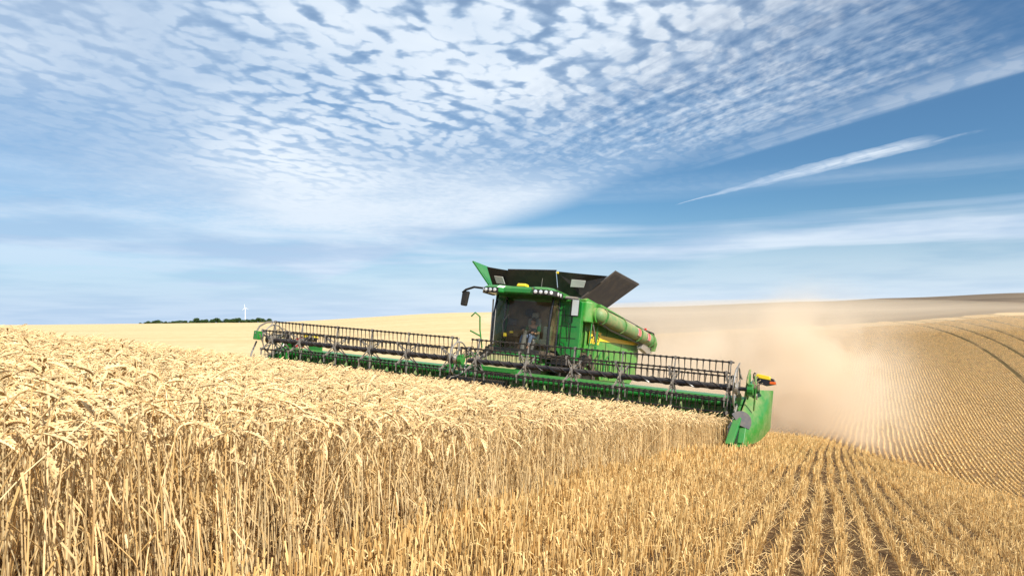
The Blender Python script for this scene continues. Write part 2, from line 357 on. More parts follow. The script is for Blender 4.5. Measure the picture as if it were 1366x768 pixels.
def make_ground():
    az = np.concatenate([np.linspace(-180, -48, 60)[:-1], np.linspace(-48, 48, 420), np.linspace(48, 180, 60)[1:-1]])
    rr = np.concatenate([[0.4], 0.9 * (6500 / 0.9) ** (np.linspace(0, 1, 460))])
    A, RR = np.meshgrid(np.radians(az), rr); X, Y = RR * np.sin(A), RR * np.cos(A)
    Z = height(X, Y); m, n = X.shape
    v = np.stack([X, Y, Z], -1).reshape(-1, 3); v = np.vstack([v, [0, 0, float(height(0, 0))]])
    i, j = np.meshgrid(np.arange(m - 1), np.arange(n), indexing='ij'); j2 = (j + 1) % n
    q = np.stack([i * n + j, i * n + j2, (i + 1) * n + j2, (i + 1) * n + j], -1).reshape(-1, 4)
    fs = q.tolist() + [(m * n, (k + 1) % n, k) for k in range(n)]
    me = bpy.data.meshes.new('ground'); me.from_pydata(v.tolist(), [], fs)
    # land use: stubble soil (0), standing far crop (1), bare brown field (2)
    x, y = v[:, 0], v[:, 1]; s, qq = sq(x, y); azd = np.degrees(np.arctan2(x, np.maximum(y, 1e-3)))
    crop = ((qq < -18.2) & (s < 700)).astype(float)
    crop = np.where(azd > 3, 0.0, np.where(y > 60, 1.0, crop))
    bare = ((y > 122 + 3 * np.sin(x * 0.05)) & (azd > 3)).astype(float)
    soil = np.clip(1 - (np.hypot(x, y) - 110) / 40, 0, 1)
    ca = me.color_attributes.new('land', 'FLOAT_COLOR', 'POINT')
    ca.data.foreach_set('color', np.stack([crop, bare, soil, np.ones_like(x)], -1).astype(np.float32).ravel())
    m_, t, out = material('field_soil')
    at = t.node('ShaderNodeAttribute', attribute_name='land'); sp = t.node('ShaderNodeSeparateColor'); t.put(sp.inputs[0], at.outputs['Color'])
    pos = t.node('ShaderNodeTexCoord').outputs['Object']; p = t.node('ShaderNodeSeparateXYZ'); t.put(p.inputs[0], pos)
    S, Q = t.lin(p.outputs[0], DX, p.outputs[1], DY), t.lin(p.outputs[0], CX, p.outputs[1], CYY)
    s25 = t.sub(S, 25.0); rq = t.sub(Q, t.mul(t.add(s25, t.m('SQRT', t.add(t.mul(s25, s25), 64.0))), 0.035)); s80 = t.m('MAXIMUM', t.sub(S, 80.0), 0.0); rq = t.add(rq, t.add(t.mul(t.mul(s80, s80), 0.0030), t.mul(S, 0.044)))
    nA = t.noise(pos, 55, 3, 0.7); nB = t.noise(pos, 9, 4, 0.6); nC = t.noise(pos, 0.35, 4, 0.6)
    straw = t.ss(t.add(t.mul(nA, 0.6), t.mul(nB, 0.4)), 0.52, 0.64)
    near = t.mix(t.mul(t.add(straw, t.ss(S, 30, 50, 0.0, 0.30)), t.ss(S, 25, 45, 1.0, 0.7)), t.mix(t.m('MAXIMUM', nB, t.ss(S, 25, 45, 0.0, 1.0)), (0.06, 0.030, 0.013), (0.17, 0.095, 0.042)), (0.50, 0.34, 0.16))
    rows = t.noise(t.xyz(t.mul(rq, 2.2), t.mul(S, 0.05)), 1.0, 4, 0.65)
    rows2 = t.noise(t.xyz(t.mul(rq, 0.25), t.mul(S, 0.012)), 1.0, 3, 0.6)
    sp2 = t.noise(pos, 1.3, 5, 0.75)
    farst = t.mix(t.ss(t.add(t.mul(rows, 0.5), t.mul(sp2, 0.5)), 0.36, 0.62), (0.33, 0.20, 0.09), (0.64, 0.45, 0.22))
    farst = t.mix(t.mul(t.ss(rows2, 0.42, 0.60), 0.55), farst, (0.66, 0.50, 0.28))
    c = t.mix(sp.outputs[2], farst, near)
    for k in TRAM:
        d = t.m('ABSOLUTE', t.sub(rq, t.add(k, t.mul(t.sub(nC, 0.5), 0.25))))
        c = t.mix(t.mul(t.ss(t.add(d, t.mul(t.sub(nB, 0.5), 0.5)), 0.14, 0.34, 1, 0), t.ss(nC, 0.3, 0.5, 0.45, 0.95)), c, (0.07, 0.05, 0.018))
    crop = t.mix(t.ss(t.add(t.mul(nC, 0.5), t.mul(t.noise(t.xyz(t.mul(p.outputs[0], 0.004), t.mul(p.outputs[1], 0.05)), 1.0, 3), 0.5)), 0.40, 0.60), (0.60, 0.435, 0.225), (0.68, 0.51, 0.28))
    for (ya, wd_, am_) in ((215, 1.2, 0.35), (330, 3.0, 0.55), (470, 2.0, 0.3)):
        dl = t.m('ABSOLUTE', t.sub(p.outputs[1], t.add(ya, t.add(t.mul(p.outputs[0], 0.10), t.mul(t.sub(nC, 0.5), 4.0)))))
        crop = t.mix(t.mul(t.ss(dl, wd_ * .5, wd_ * 1.5, 1, 0), am_), crop, (0.34, 0.22, 0.10))
    crop = t.mix(t.ss(t.noise(t.xyz(t.mul(p.outputs[0], 0.25), t.mul(p.outputs[1], 0.9)), 1.0, 5, 0.75), 0.35, 0.65, 0.22, 0.0), crop, (0.42, 0.27, 0.11))
    c = t.mix(sp.outputs[0], c, crop)
    bare_c = t.mix(t.ss(t.noise(t.xyz(t.mul(p.outputs[0], 0.01), t.mul(p.outputs[1], 0.06)), 1.0, 4), 0.4, 0.6), (0.13, 0.095, 0.065), (0.20, 0.15, 0.10))
    c = t.mix(sp.outputs[1], c, bare_c)
    pbr(t, out, c, 0.95, 0, t.add(t.mul(nA, 0.5), nB), 0.6, 0.04, spec=0.1)
    me.materials.append(m_); me.polygons.foreach_set('use_smooth', [True] * len(me.polygons)); me.update()
    o = bpy.data.objects.new('ground', me); col.objects.link(o); tag(o, kind='structure'); return o
make_ground()

# ------------------------------------------------------------ scattered crop
def straw_material(name, low, high, head, transl=0.28):
    m, t, out = material(name)
    at = t.node('ShaderNodeAttribute', attribute_name='tint'); sp = t.node('ShaderNodeSeparateColor'); t.put(sp.inputs[0], at.outputs['Color'])
    oi = t.node('ShaderNodeObjectInfo')
    c = t.mix(sp.outputs[0], low, high)
    c = t.mix(sp.outputs[1], c, head)
    v = t.mr(t.add(t.mul(oi.outputs['Random'], 0.5), t.mul(sp.outputs[2], 0.5)), 0, 1, 0.68, 1.26)
    vv = t.node('ShaderNodeHueSaturation'); t.put(vv.inputs['Value'], v); t.put(vv.inputs['Color'], c)
    df = t.node('ShaderNodeBsdfPrincipled'); t.put(df.inputs['Base Color'], vv.outputs[0]); df.inputs['Roughness'].default_value = 0.5
    df.inputs['Specular IOR Level'].default_value = 0.4
    tl = t.node('ShaderNodeBsdfTranslucent'); t.put(tl.inputs[0], vv.outputs[0])
    a = t.node('ShaderNodeMixShader'); a.inputs[0].default_value = transl
    t.l.new(df.outputs[0], a.inputs[1]); t.l.new(tl.outputs[0], a.inputs[2]); t.l.new(a.outputs[0], out.inputs[0]); return m
M_WHEAT = straw_material('ripe_wheat', (0.62, 0.39, 0.14), (0.89, 0.72, 0.42), (0.86, 0.65, 0.345))
M_STUB = straw_material('cut_straw', (0.52, 0.29, 0.085), (0.86, 0.63, 0.29), (0.82, 0.62, 0.33), 0.2)

class PM:                                   # plant mesh with a tint per vertex
    def __init__(s): s.v = []; s.f = []; s.c = []
    def tube(s, pts, rs, n, tint):
        o = len(s.v)
        pts = [np.array(p, float) for p in pts]
        for i, p in enumerate(pts):
            d = pts[min(i + 1, len(pts) - 1)] - pts[max(i - 1, 0)]; d /= np.linalg.norm(d) + 1e-9
            x = np.cross(d, (0.2, 0.9, 0.1)); x /= np.linalg.norm(x) + 1e-9; y = np.cross(d, x)
            for k in range(n):
                a = 2 * math.pi * k / n + 0.5; s.v.append(tuple(p + (x * math.cos(a) + y * math.sin(a)) * rs[i])); s.c.append(tint)
        for i in range(len(pts) - 1):
            for k in range(n):
                s.f.append((o + i * n + k, o + i * n + (k + 1) % n, o + (i + 1) * n + (k + 1) % n, o + (i + 1) * n + k))
    def ribbon(s, pts, ws, side, tint):
        o = len(s.v); side = np.array(side, float)
        for p, wd in zip(pts, ws):
            p = np.array(p, float); s.v.append(tuple(p - side * wd)); s.v.append(tuple(p + side * wd)); s.c += [tint, tint]
        for i in range(len(pts) - 1): s.f.append((o + 2 * i, o + 2 * i + 1, o + 2 * i + 3, o + 2 * i + 2))
    def kernel(s, p, d, L, r, tint):
        d = np.array(d, float); d /= np.linalg.norm(d); x = np.cross(d, (0.3, 0.2, 0.9)); x /= np.linalg.norm(x) + 1e-9; y = np.cross(d, x); p = np.array(p)
        o = len(s.v); m = p + d * L * 0.42
        vs = [p] + [m + (x * math.cos(a) + y * math.sin(a)) * r for a in (0.3, 2.4, 4.5)] + [p + d * L]
        s.v += [tuple(q) for q in vs]; s.c += [tint] * 5
        s.f += [(o, o + 2, o + 1), (o, o + 3, o + 2), (o, o + 1, o + 3), (o + 4, o + 1, o + 2), (o + 4, o + 2, o + 3), (o + 4, o + 3, o + 1)]
    def obj(s, name, mat):
        me = bpy.data.meshes.new(name); me.from_pydata(s.v, [], s.f)
        ca = me.color_attributes.new('tint', 'FLOAT_COLOR', 'POINT')
        ca.data.foreach_set('color', np.array([(a, b, c, 1) for a, b, c in s.c], np.float32).ravel())
        me.materials.append(mat); me.update(); return bpy.data.objects.new(name, me)
U = random.uniform
def wheat_stem(pm, bx, by, H, lean, detail):
    a0 = U(0, 6.283); dirx, diry = math.cos(a0), math.sin(a0); ln = lean * abs(random.gauss(0, 1))
    s0, sh = U(0.1, 1), U(0, 1)
    P = lambda t: (bx + dirx * ln * t * t * H, by + diry * ln * t * t * H, H * t)
    r = U(0.0017, 0.0027); k = 5 if detail else 3
    pts = [P(i / k) for i in range(k + 1)]
    # neck curls over
    a1 = a0 + U(-0.7, 0.7); c, s_ = math.cos(a1), math.sin(a1); nod = max(0.1, random.gauss(2.15, 0.65)); nod = min(nod, 2.9)
    p = np.array(pts[-1]); ang = 0.15; seg = 0.02
    for i in range(3):
        ang += nod * 0.22; p = p + seg * np.array([c * math.sin(ang), s_ * math.sin(ang), math.cos(ang)]); pts.append(tuple(p))
    pm.tube(pts, [r * 1.15] * (k - 1) + [r] * (len(pts) - k + 1), 3, (s0, 0.0, sh))
    L = U(0.068, 0.096); n = 9 if detail else 0; q = p.copy(); sh2 = U(0, 1); hp = [tuple(q)]
    steps = 8 if detail else 4
    for i in range(steps):
        ang += (nod * 0.30) / steps; d = np.array([c * math.sin(ang), s_ * math.sin(ang), math.cos(ang)]); q = q + d * L / steps; hp.append(tuple(q))
        if detail:
            sd_ = np.array([-s_, c, 0.0]); up = np.cross(sd_, d)
            sc = 1.15 - 0.45 * abs(i / steps - 0.4) * 2
            for sg in (-1, 1):
                pm.kernel(q - d * 0.006, d * 1.0 + sd_ * sg * 0.42 + up * 0.12, 0.0195 * sc, 0.0054 * sc, (s0, 1.0, min(1, max(0, sh2 + U(-.35, .35)))))
            sg = 1 if i % 2 else -1
            pm.kernel(q - d * 0.004, d + up * 0.5 * sg, 0.018 * sc, 0.0051 * sc, (s0, 1.0, min(1, max(0, sh2 + U(-.35, .35)))))
    if detail: pm.tube([hp[0], hp[len(hp) // 2], hp[-1]], [0.003, 0.0042, 0.0015], 3, (s0, 1.0, sh2))
    else: pm.tube(hp, [0.003, 0.0078, 0.0085, 0.0065, 0.0015], 4, (s0, 1.0, sh2))
    for _ in range(2 if detail else 1):      # dry drooping leaf
        if random.random() < 0.75:
            t0 = U(0.25, 0.85); b = np.array(P(t0)); la = U(0, 6.283); LL = U(0.08, 0.20); dr = np.array([math.cos(la), math.sin(la), 0.0])
            lp = [b, b + dr * LL * 0.35 + np.array([0, 0, LL * 0.25]), b + dr * LL * 0.65 + np.array([0, 0, U(-.3, .1) * LL]), b + dr * LL * 0.8 + np.array([0, 0, -LL * U(0.3, 0.8)])]
            pm.ribbon(lp, [0.002, 0.0038, 0.003, 0.0005], (-dr[1], dr[0], 0.15), (U(0, 0.7), 0.0, U(0, 0.8)))
def wheat_clump(name, n, rad, detail, lean):
    pm = PM()
    for _ in range(n):
        r_, a_ = rad * math.sqrt(random.random()), U(0, 6.283)
        wheat_stem(pm, r_ * math.cos(a_), r_ * math.sin(a_), random.gauss(0.695, 0.038), lean, detail)
    return pm.obj(name, M_WHEAT)
def tuft(name, rowlen, n, detail, hh=0.125, wid=1.0, ridge=False):
    pm = PM()
    if ridge:                               # far rows: the dense stubble of a metre of row
        o = 0; k = 14
        for i in range(k + 1):
            yy = -rowlen / 2 + rowlen * i / k; h = hh * U(0.78, 1.0); ww = 0.060 * U(.9, 1.1); t = (U(0.5, 1), 0.0, U(0.3, 1)); xo = random.gauss(0, .008)
            pm.v += [(-ww + xo, yy, -0.02), (xo - .012, yy, h), (xo + .012, yy, h * U(.8, 1.1)), (ww + xo, yy, -0.02)]; pm.c += [t] * 4
        for i in range(k):
            for j in range(3): pm.f.append((i * 4 + j, i * 4 + j + 1, i * 4 + j + 5, i * 4 + j + 4))
    for _ in range(n):
        x, y = random.gauss(0, 0.014), U(-rowlen / 2, rowlen / 2); H = max(0.06, random.gauss(hh, 0.03)); lx, ly = random.gauss(0, 0.11) * H, random.gauss(0, 0.16) * H
        if random.random() < 0.07: lx *= 4; ly *= 4; H *= 0.7
        t = (U(0, 1), 0.0, U(0, 1)); r = U(0.0017, 0.0028)
        if detail: pm.tube([(x, y, -0.02), (x + lx * .5, y + ly * .5, H * .5), (x + lx, y + ly, H)], [r, r, r * 1.1], 3, t)
        else: pm.ribbon([(x, y, -0.02), (x + lx, y + ly, H)], [r * 1.6 * wid, r * 1.8 * wid], (math.cos(t[0] * 6), math.sin(t[0] * 6), 0), t)
        if random.random() < 0.30:
            la = U(0, 6.283); LL = U(0.03, 0.08); b = np.array([x + lx * .6, y + ly * .6, H * U(.2, .8)]); dr = np.array([math.cos(la), math.sin(la), 0])
            pm.ribbon([b, b + dr * LL * .5 + (0, 0, LL * U(0, .4)), b + dr * LL + (0, 0, -LL * U(0, .6))], [0.002, 0.0032, 0.0008], (-dr[1], dr[0], 0.2), (U(.3, 1), 0, U(.2, 1)))
    return pm.obj(name, M_STUB)
def litter(name, n, rad, r0=1.0):
    pm = PM()
    for _ in range(n):
        r_, a_ = rad * math.sqrt(random.random()), U(0, 6.283); x, y, z = r_ * math.cos(a_), r_ * math.sin(a_), U(0.0, 0.06)
        a, L = U(0, 6.283), U(0.05, 0.22); e = U(-.03, .05)
        p0 = np.array([x, y, z]); p1 = p0 + [math.cos(a) * L / 2, math.sin(a) * L / 2, e]; p2 = p1 + [math.cos(a + .2) * L / 2, math.sin(a + .2) * L / 2, -e * U(0, 1)]
        rr = U(0.0014, 0.0026) * r0; pm.tube([p0, p1, p2], [rr, rr, rr * .7], 3, (U(.3, 1), 0.3, U(.3, 1)))
    return pm.obj(name, M_STUB)

def scatter(name, pts, rot, scl, protos, label, cat):
    coll = bpy.data.collections.new(name + '_kinds')
    for p in protos: coll.objects.link(p)
    me = bpy.data.meshes.new(name); me.vertices.add(len(pts)); me.vertices.foreach_set('co', np.asarray(pts, np.float32).ravel())
    a = me.attributes.new('rot', 'FLOAT_VECTOR', 'POINT'); a.data.foreach_set('vector', np.asarray(rot, np.float32).ravel())
    a = me.attributes.new('scl', 'FLOAT', 'POINT'); a.data.foreach_set('value', np.asarray(scl, np.float32))
    a = me.attributes.new('idx', 'INT', 'POINT'); a.data.foreach_set('value', rng.integers(0, len(protos), len(pts)).astype(np.int32))
    me.update(); o = bpy.data.objects.new(name, me); col.objects.link(o)
    g = bpy.data.node_groups.new(name, 'GeometryNodeTree')
    g.interface.new_socket('Geometry', in_out='INPUT', socket_type='NodeSocketGeometry'); g.interface.new_socket('Geometry', in_out='OUTPUT', socket_type='NodeSocketGeometry')
    gi, go = g.nodes.new('NodeGroupInput'), g.nodes.new('NodeGroupOutput')
    m2p = g.nodes.new('GeometryNodeMeshToPoints'); ci = g.nodes.new('GeometryNodeCollectionInfo'); ci.inputs[0].default_value = coll
    ci.inputs['Separate Children'].default_value = True; ci.inputs['Reset Children'].default_value = True
    iop = g.nodes.new('GeometryNodeInstanceOnPoints'); iop.inputs['Pick Instance'].default_value = True
    def attr(n, ty):
        x = g.nodes.new('GeometryNodeInputNamedAttribute'); x.data_type = ty; x.inputs[0].default_value = n; return x.outputs[0]
    g.links.new(gi.outputs[0], m2p.inputs[0]); g.links.new(m2p.outputs[0], iop.inputs['Points']); g.links.new(ci.outputs[0], iop.inputs['Instance'])
    g.links.new(attr('idx', 'INT'), iop.inputs['Instance Index']); g.links.new(attr('rot', 'FLOAT_VECTOR'), iop.inputs['Rotation']); g.links.new(attr('scl', 'FLOAT'), iop.inputs['Scale'])
    g.links.new(iop.outputs[0], go.inputs[0])
    mod = o.modifiers.new('scatter', 'NODES'); mod.node_group = g
    tag(o, label, cat, kind='stuff'); return o

EDGE_Q = -2.72; HEAD_S = 17.25
def grid_pts(x0, x1, y0, y1, step, jit):
    gx, gy = np.meshgrid(np.arange(x0, x1, step), np.arange(y0, y1, step)); n = gx.size
    return gx.ravel() + rng.uniform(-jit, jit, n) * step, gy.ravel() + rng.uniform(-jit, jit, n) * step
def in_view(x, y, margin=1.5, lim=0.78): return (y > 0.5) & (np.abs(x) < lim * y + margin)
def place(x, y, tilt, sclr, rotz=None):
    n = len(x); z = height(x, y) - 0.01
    rot = np.stack([rng.normal(0, tilt, n), rng.normal(0, tilt, n), rng.uniform(0, 6.283, n) if rotz is None else rotz], -1)
    return np.stack([x, y, z], -1), rot, rng.uniform(*sclr, n)
# standing wheat
def standing(x, y):
    s, q = sq(x, y); wob = 0.10 * vnoise(x, y, 1.2, 21)
    ok = (q < np.interp(s, [2, 10], [-2.08, EDGE_Q]) + wob) & (s < HEAD_S + 0.15 + 3.0 * 0) | ((q < -18.6) & (s < 40))
    return ok
x, y = grid_pts(-12, 8, 0.5, 9.5, 0.083, 0.6); k = in_view(x, y, 1.2) & standing(x, y); x, y = x[k], y[k]
P1 = place(x, y, 0.07, (0.90, 1.06))
scatter('standing_wheat', *P1, [wheat_clump('wheat_clump', 3, 0.06, True, 0.10) for _ in range(14)] + [wheat_clump('wheat_clump', 3, 0.06, True, 0.32) for _ in range(8)], 'tall ripe golden wheat standing closest at the left, with nodding ears', 'wheat')
x, y = grid_pts(-48, 10, 9.3, 52, 0.17, 0.6); k = in_view(x, y, 2.5) & standing(x, y); x, y = x[k], y[k]
P2 = place(x, y, 0.05, (0.93, 1.07))
scatter('standing_wheat', *P2, [wheat_clump('wheat_clump', 11, 0.12, False, 0.08) for _ in range(14)], 'ripe wheat standing farther off in front of the header', 'wheat')
# stubble rows
def stub_ok(x, y, s, q):
    ok = (q > np.interp(s, [2, 10], [-2.08, EDGE_Q]) - 0.05) | (s > HEAD_S + 0.2) & (q > -18.4)
    return ok & (tramlines(s, q) > 0.30)
def row_points(s0, s1, q0, q1, ds, keep, gap=0.195):
    rqs = np.arange(q0, q1, gap); ss = np.arange(s0, s1, ds); RQ, S = np.meshgrid(rqs, ss)
    S = S + rng.uniform(-.5, .5, S.shape) * ds; Q = RQ + 0.035 * ((S - 25) + np.sqrt((S - 25) ** 2 + 64)) + 0.02 * np.sin(S * 0.9 + RQ * 3) - 0.0030 * np.maximum(0, S - 80) ** 2 - 0.044 * S
    X, Y = CX * Q + DX * S, CYY * Q + DY * S; X, Y, S, Q = X.ravel(), Y.ravel(), S.ravel(), Q.ravel()
    sl = 0.035 * (1 + (S - 25) / np.sqrt((S - 25) ** 2 + 64)) - 0.0060 * np.maximum(0, S - 80) - 0.044
    k = keep(X, Y) & stub_ok(X, Y, S, Q) & (rng.random(len(X)) < 0.95); return X[k], Y[k], sl[k]
def follow(P, sl):                          # lay each row piece along the slope of the ground
    ang = math.atan2(DX, DY) + sl; x_, y_ = P[0][:, 0], P[0][:, 1]; e = 0.3
    P[1][:, 0] = np.arctan((height(x_ + e * np.sin(ang), y_ + e * np.cos(ang)) - height(x_ - e * np.sin(ang), y_ - e * np.cos(ang))) / (2 * e))
    return P
def rowrot(sl): return -math.atan2(DX, DY) - sl
x, y, sl = row_points(0, 12, -3.4, 12, 0.034, lambda X, Y: in_view(X, Y, 2.5) & (Y < 10))
x = x + rng.normal(0, .006, len(x))
P3 = place(x, y, 0.06, (0.75, 1.15)); q_ = sq(x, y)[1]; P3 = (P3[0], P3[1], P3[2] * np.interp(q_, [-2.7, 0.3], [1.7, 0.95]))
scatter('wheat_stubble', *P3, [tuft('stubble_tuft', 0.05, 5, True) for _ in range(16)], 'short cut stubble closest in the foreground', 'stubble')
x, y, sl = row_points(2, 34, -4, 30, 0.25, lambda X, Y: in_view(X, Y, 2.0) & (Y >= 9.9) & (Y < 26))
n = len(x); P4 = follow(place(x, y, 0.03, (0.85, 1.1), rowrot(sl) + rng.normal(0, .02, n)), sl); q_ = sq(x, y)[1]; P4 = (P4[0], P4[1], P4[2] * np.interp(q_, [-2.7, 0.3], [1.5, 0.95]))
scatter('wheat_stubble', *P4, [tuft('stubble_tuft', 0.30, 26, False, 0.13, 1.2) for _ in range(12)], 'stubble rows in the middle of the cut field', 'stubble')
x, y, sl = row_points(18, 150, -8, 95, 0.68, lambda X, Y: in_view(X, Y, 3.0) & (Y >= 25.5) & (Y < 112), 0.235)
n = len(x); P5 = follow(place(x, y, 0.0, (0.97, 1.12), rowrot(sl)), sl)
scatter('wheat_stubble', *P5, [tuft('stubble_tuft', 0.72, 10, False, 0.085, 2.0, True) for _ in range(10)], 'far stubble rows sweeping up the right hand slope', 'stubble')
# loose straw
x, y = grid_pts(-8, 16, 1.5, 14, 0.22, 0.9); s_, q_ = sq(x, y); k = in_view(x, y, 1.0) & (q_ > EDGE_Q - 0.5) & (rng.random(len(x)) < 0.28); x, y = x[k], y[k]
P6 = place(x, y, 0.12, (0.8, 1.2)); P6[0][:, 2] += 0.02
scatter('loose_straw', *P6, [litter('straw_litter', 11, 0.13) for _ in range(10)], 'loose broken straw scattered between the stubble rows', 'straw')

# ------------------------------------------------------------ harvester frame of reference
ax = Vector((.893, -.45, -.0644)).normalized(); ay = Vector((.45, .893, -.115)); ay = (ay - ax * ay.dot(ax)).normalized(); az_ = ax.cross(ay)
ORG = Vector((-1.4, 20.05, -1.14 + CZ)) - az_ * 1.2
MW = Matrix((ax, ay, az_)).transposed().to_4x4(); MW.translation = ORG
def machine_empty(name, loc=(0, 0, 0)):
    e = bpy.data.objects.new(name, None); col.objects.link(e)
    m = MW.copy(); m.translation = MW @ Vector(loc); e.matrix_world = m; return e

# ------------------------------------------------------------ grain header
H = machine_empty('grain_header')
tag(H, 'very wide black and green grain header with spinning reel bars cutting the wheat', 'header')
HW = 7.63; TZ = 1.2; RR_ = 0.62
tx = lambda t: (t - 1) * HW
def reel(x0, x1, spiders, phase):
    rl = MB(); rl.tube([(x0, 0, TZ), (x1, 0, TZ)], 0.075, 14)
    n = int((x1 - x0) / 0.05)
    for hph in (0, math.pi):
        rl.tube([(x0 + (x1 - x0) * i / n, 0.078 * math.cos(i * 0.42 + hph), TZ + 0.078 * math.sin(i * 0.42 + hph)) for i in range(n + 1)], 0.017, 5)
    r = rl.build('reel', M_BLACK, H, smooth=True)
    for k in range(6):
        a = phase + k * math.pi / 3; by, bz = RR_ * math.cos(a), TZ + RR_ * math.sin(a)
        b = MB(); b.tube([(x0, by, bz), (x1, by, bz)], 0.021, 8)
        m = int((x1 - x0) / 0.155)
        for i in range(m + 1):
            xx = x0 + 0.03 + i * 0.155; w_ = random.gauss(0, 0.006)
            b.tube([(xx, by, bz + 0.02), (xx + w_, by + 0.02, bz - 0.12), (xx + w_ * 2, by + 0.055, bz - 0.28)], [0.016, 0.013, 0.008], 5)
            b.box((xx, by, bz), (0.045, 0.06, 0.06))
        b.build('tine_bar', M_TINE, r, smooth=True)
    for sx in spiders:
        b = MB(); b.lathe([(-0.03, 0.0), (-0.03, 0.16), (0.03, 0.16), (0.03, 0.0)], 14, (sx, 0, TZ))
        for k in range(6):
            a = phase + k * math.pi / 3; c, s2 = math.cos(a), math.sin(a); t2 = Vector((0, -s2, c))
            p0 = Vector((sx, 0.12 * c, TZ + 0.12 * s2)); p1 = Vector((sx, RR_ * c, TZ + RR_ * s2))
            b.bar(p0 + t2 * 0.06, p1, 0.018, 0.035); b.bar(p0 - t2 * 0.06, p1, 0.018, 0.035)
            b.box(p1, (0.05, 0.09, 0.09)); b.bar(p1, p1 + Vector((0, 0.02, -0.20)), 0.02, 0.05)
            b.bar(p0 * 0.45 + p1 * 0.55 + t2 * 0.03, p0 * 0.45 + p1 * 0.55 - t2 * 0.03, 0.02, 0.03)
        b.build('reel_spider', M_GREY, r, bevel=0.004)
    return r
reel(tx(0.0), tx(0.955), [tx(t) for t in (0.004, .166, .365, .549, .734, .939)], math.pi / 2 + 0.06)
reel(tx(1.02), tx(1.995), [tx(t) for t in (1.055, 1.265, 1.447, 1.625, 1.806, 1.985)], math.pi / 2 - 0.05)
# cranked end discs with linkage
for sx in (tx(0.0) - 0.09, tx(1.995) + 0.09, tx(0.965)):
    b = MB(); n = 22
    b.tube([(sx, 0.10 + 0.50 * math.cos(i * 2 * math.pi / n), TZ + 0.02 + 0.50 * math.sin(i * 2 * math.pi / n)) for i in range(n + 1)], 0.022, 6)
    for k in range(5):
        a = k * 2 * math.pi / 5 + 0.4; b.bar((sx, 0.05, TZ), (sx, 0.10 + 0.50 * math.cos(a), TZ + 0.02 + 0.50 * math.sin(a)), 0.02, 0.06)
        b.bar((sx + 0.05, 0.62 * math.cos(a), TZ + 0.62 * math.sin(a)), (sx, 0.10 + 0.5 * math.cos(a + .5), TZ + 0.5 * math.sin(a + .5)), 0.025, 0.03)
    b.lathe([(-0.06, 0), (-0.06, 0.13), (0.06, 0.13), (0.06, 0)], 12, (sx, 0, TZ)); b.build('crank_wheel', M_SILVER, H, smooth=True)
# frame
b = MB()
prof = [(1.02, 0.16), (1.00, 0.86), (1.05, 0.97), (1.30, 1.02), (1.38, 0.96), (1.38, 0.80), (1.12, 0.76), (1.10, 0.10)]
b.prism(prof, -8.0, -1.15); b.prism(prof, 1.15, 8.0); b.build('back_frame', M_GREEN, H, bevel=0.01)
b = MB(); b.tube([(-8.0, 0.92, 0.80), (8.0, 0.92, 0.80)], 0.085, 14); b.build('cross_auger', M_GREEN, H, smooth=True)
n_ = 29; b = MB()
for i in range(n_):                         # stiffening ribs of the back sheet
    xx = -7.9 + i * 15.8 / (n_ - 1)
    if abs(xx) > 1.2: b = MB(); b.prism([(1.0, 0.80), (0.93, 0.80), (0.52, 0.24), (0.56, 0.13), (1.0, 0.20)], xx - 0.02, xx + 0.02); b.build('gusset', M_AUGER, H)
b = MB(); b.prism([(0.06, 0.06), (1.0, 0.20), (1.0, 0.16), (0.06, 0.02)], -7.95, 7.95); b.build('draper_belt', M_RUBBER, H)
b = MB(); b.box((0, 0.02, 0.05), (15.9, 0.12, 0.04))
for i in range(208):
    xx = -7.9 + i * 0.0762; b.prism([(xx - 0.018, 0.0), (xx, -0.12), (xx + 0.018, 0.0)], 0.03, 0.06, 'z')
b.build('cutter_bar', M_SILVER, H)
# feeder throat
b = MB(); b.box((0, 1.35, 1.02), (2.5, 0.22, 0.14)); b.box((-1.2, 1.2, 0.6), (0.12, 0.35, 0.9)); b.box((1.2, 1.2, 0.6), (0.12, 0.35, 0.9)); b.build('centre_frame', M_GREEN, H, bevel=0.01)
b = MB(); b.tube([(-1.0, 0.9, 0.5), (1.0, 0.9, 0.5)], 0.22, 16)
for i in range(14):
    a = i * 1.3; xx = -0.9 + i * 0.138; b.tube([(xx, 0.9 + .2 * math.cos(a), 0.5 + .2 * math.sin(a)), (xx, 0.9 + .36 * math.cos(a), 0.5 + .36 * math.sin(a))], 0.014, 5)
b.build('feed_drum', M_DARK, H, smooth=True)
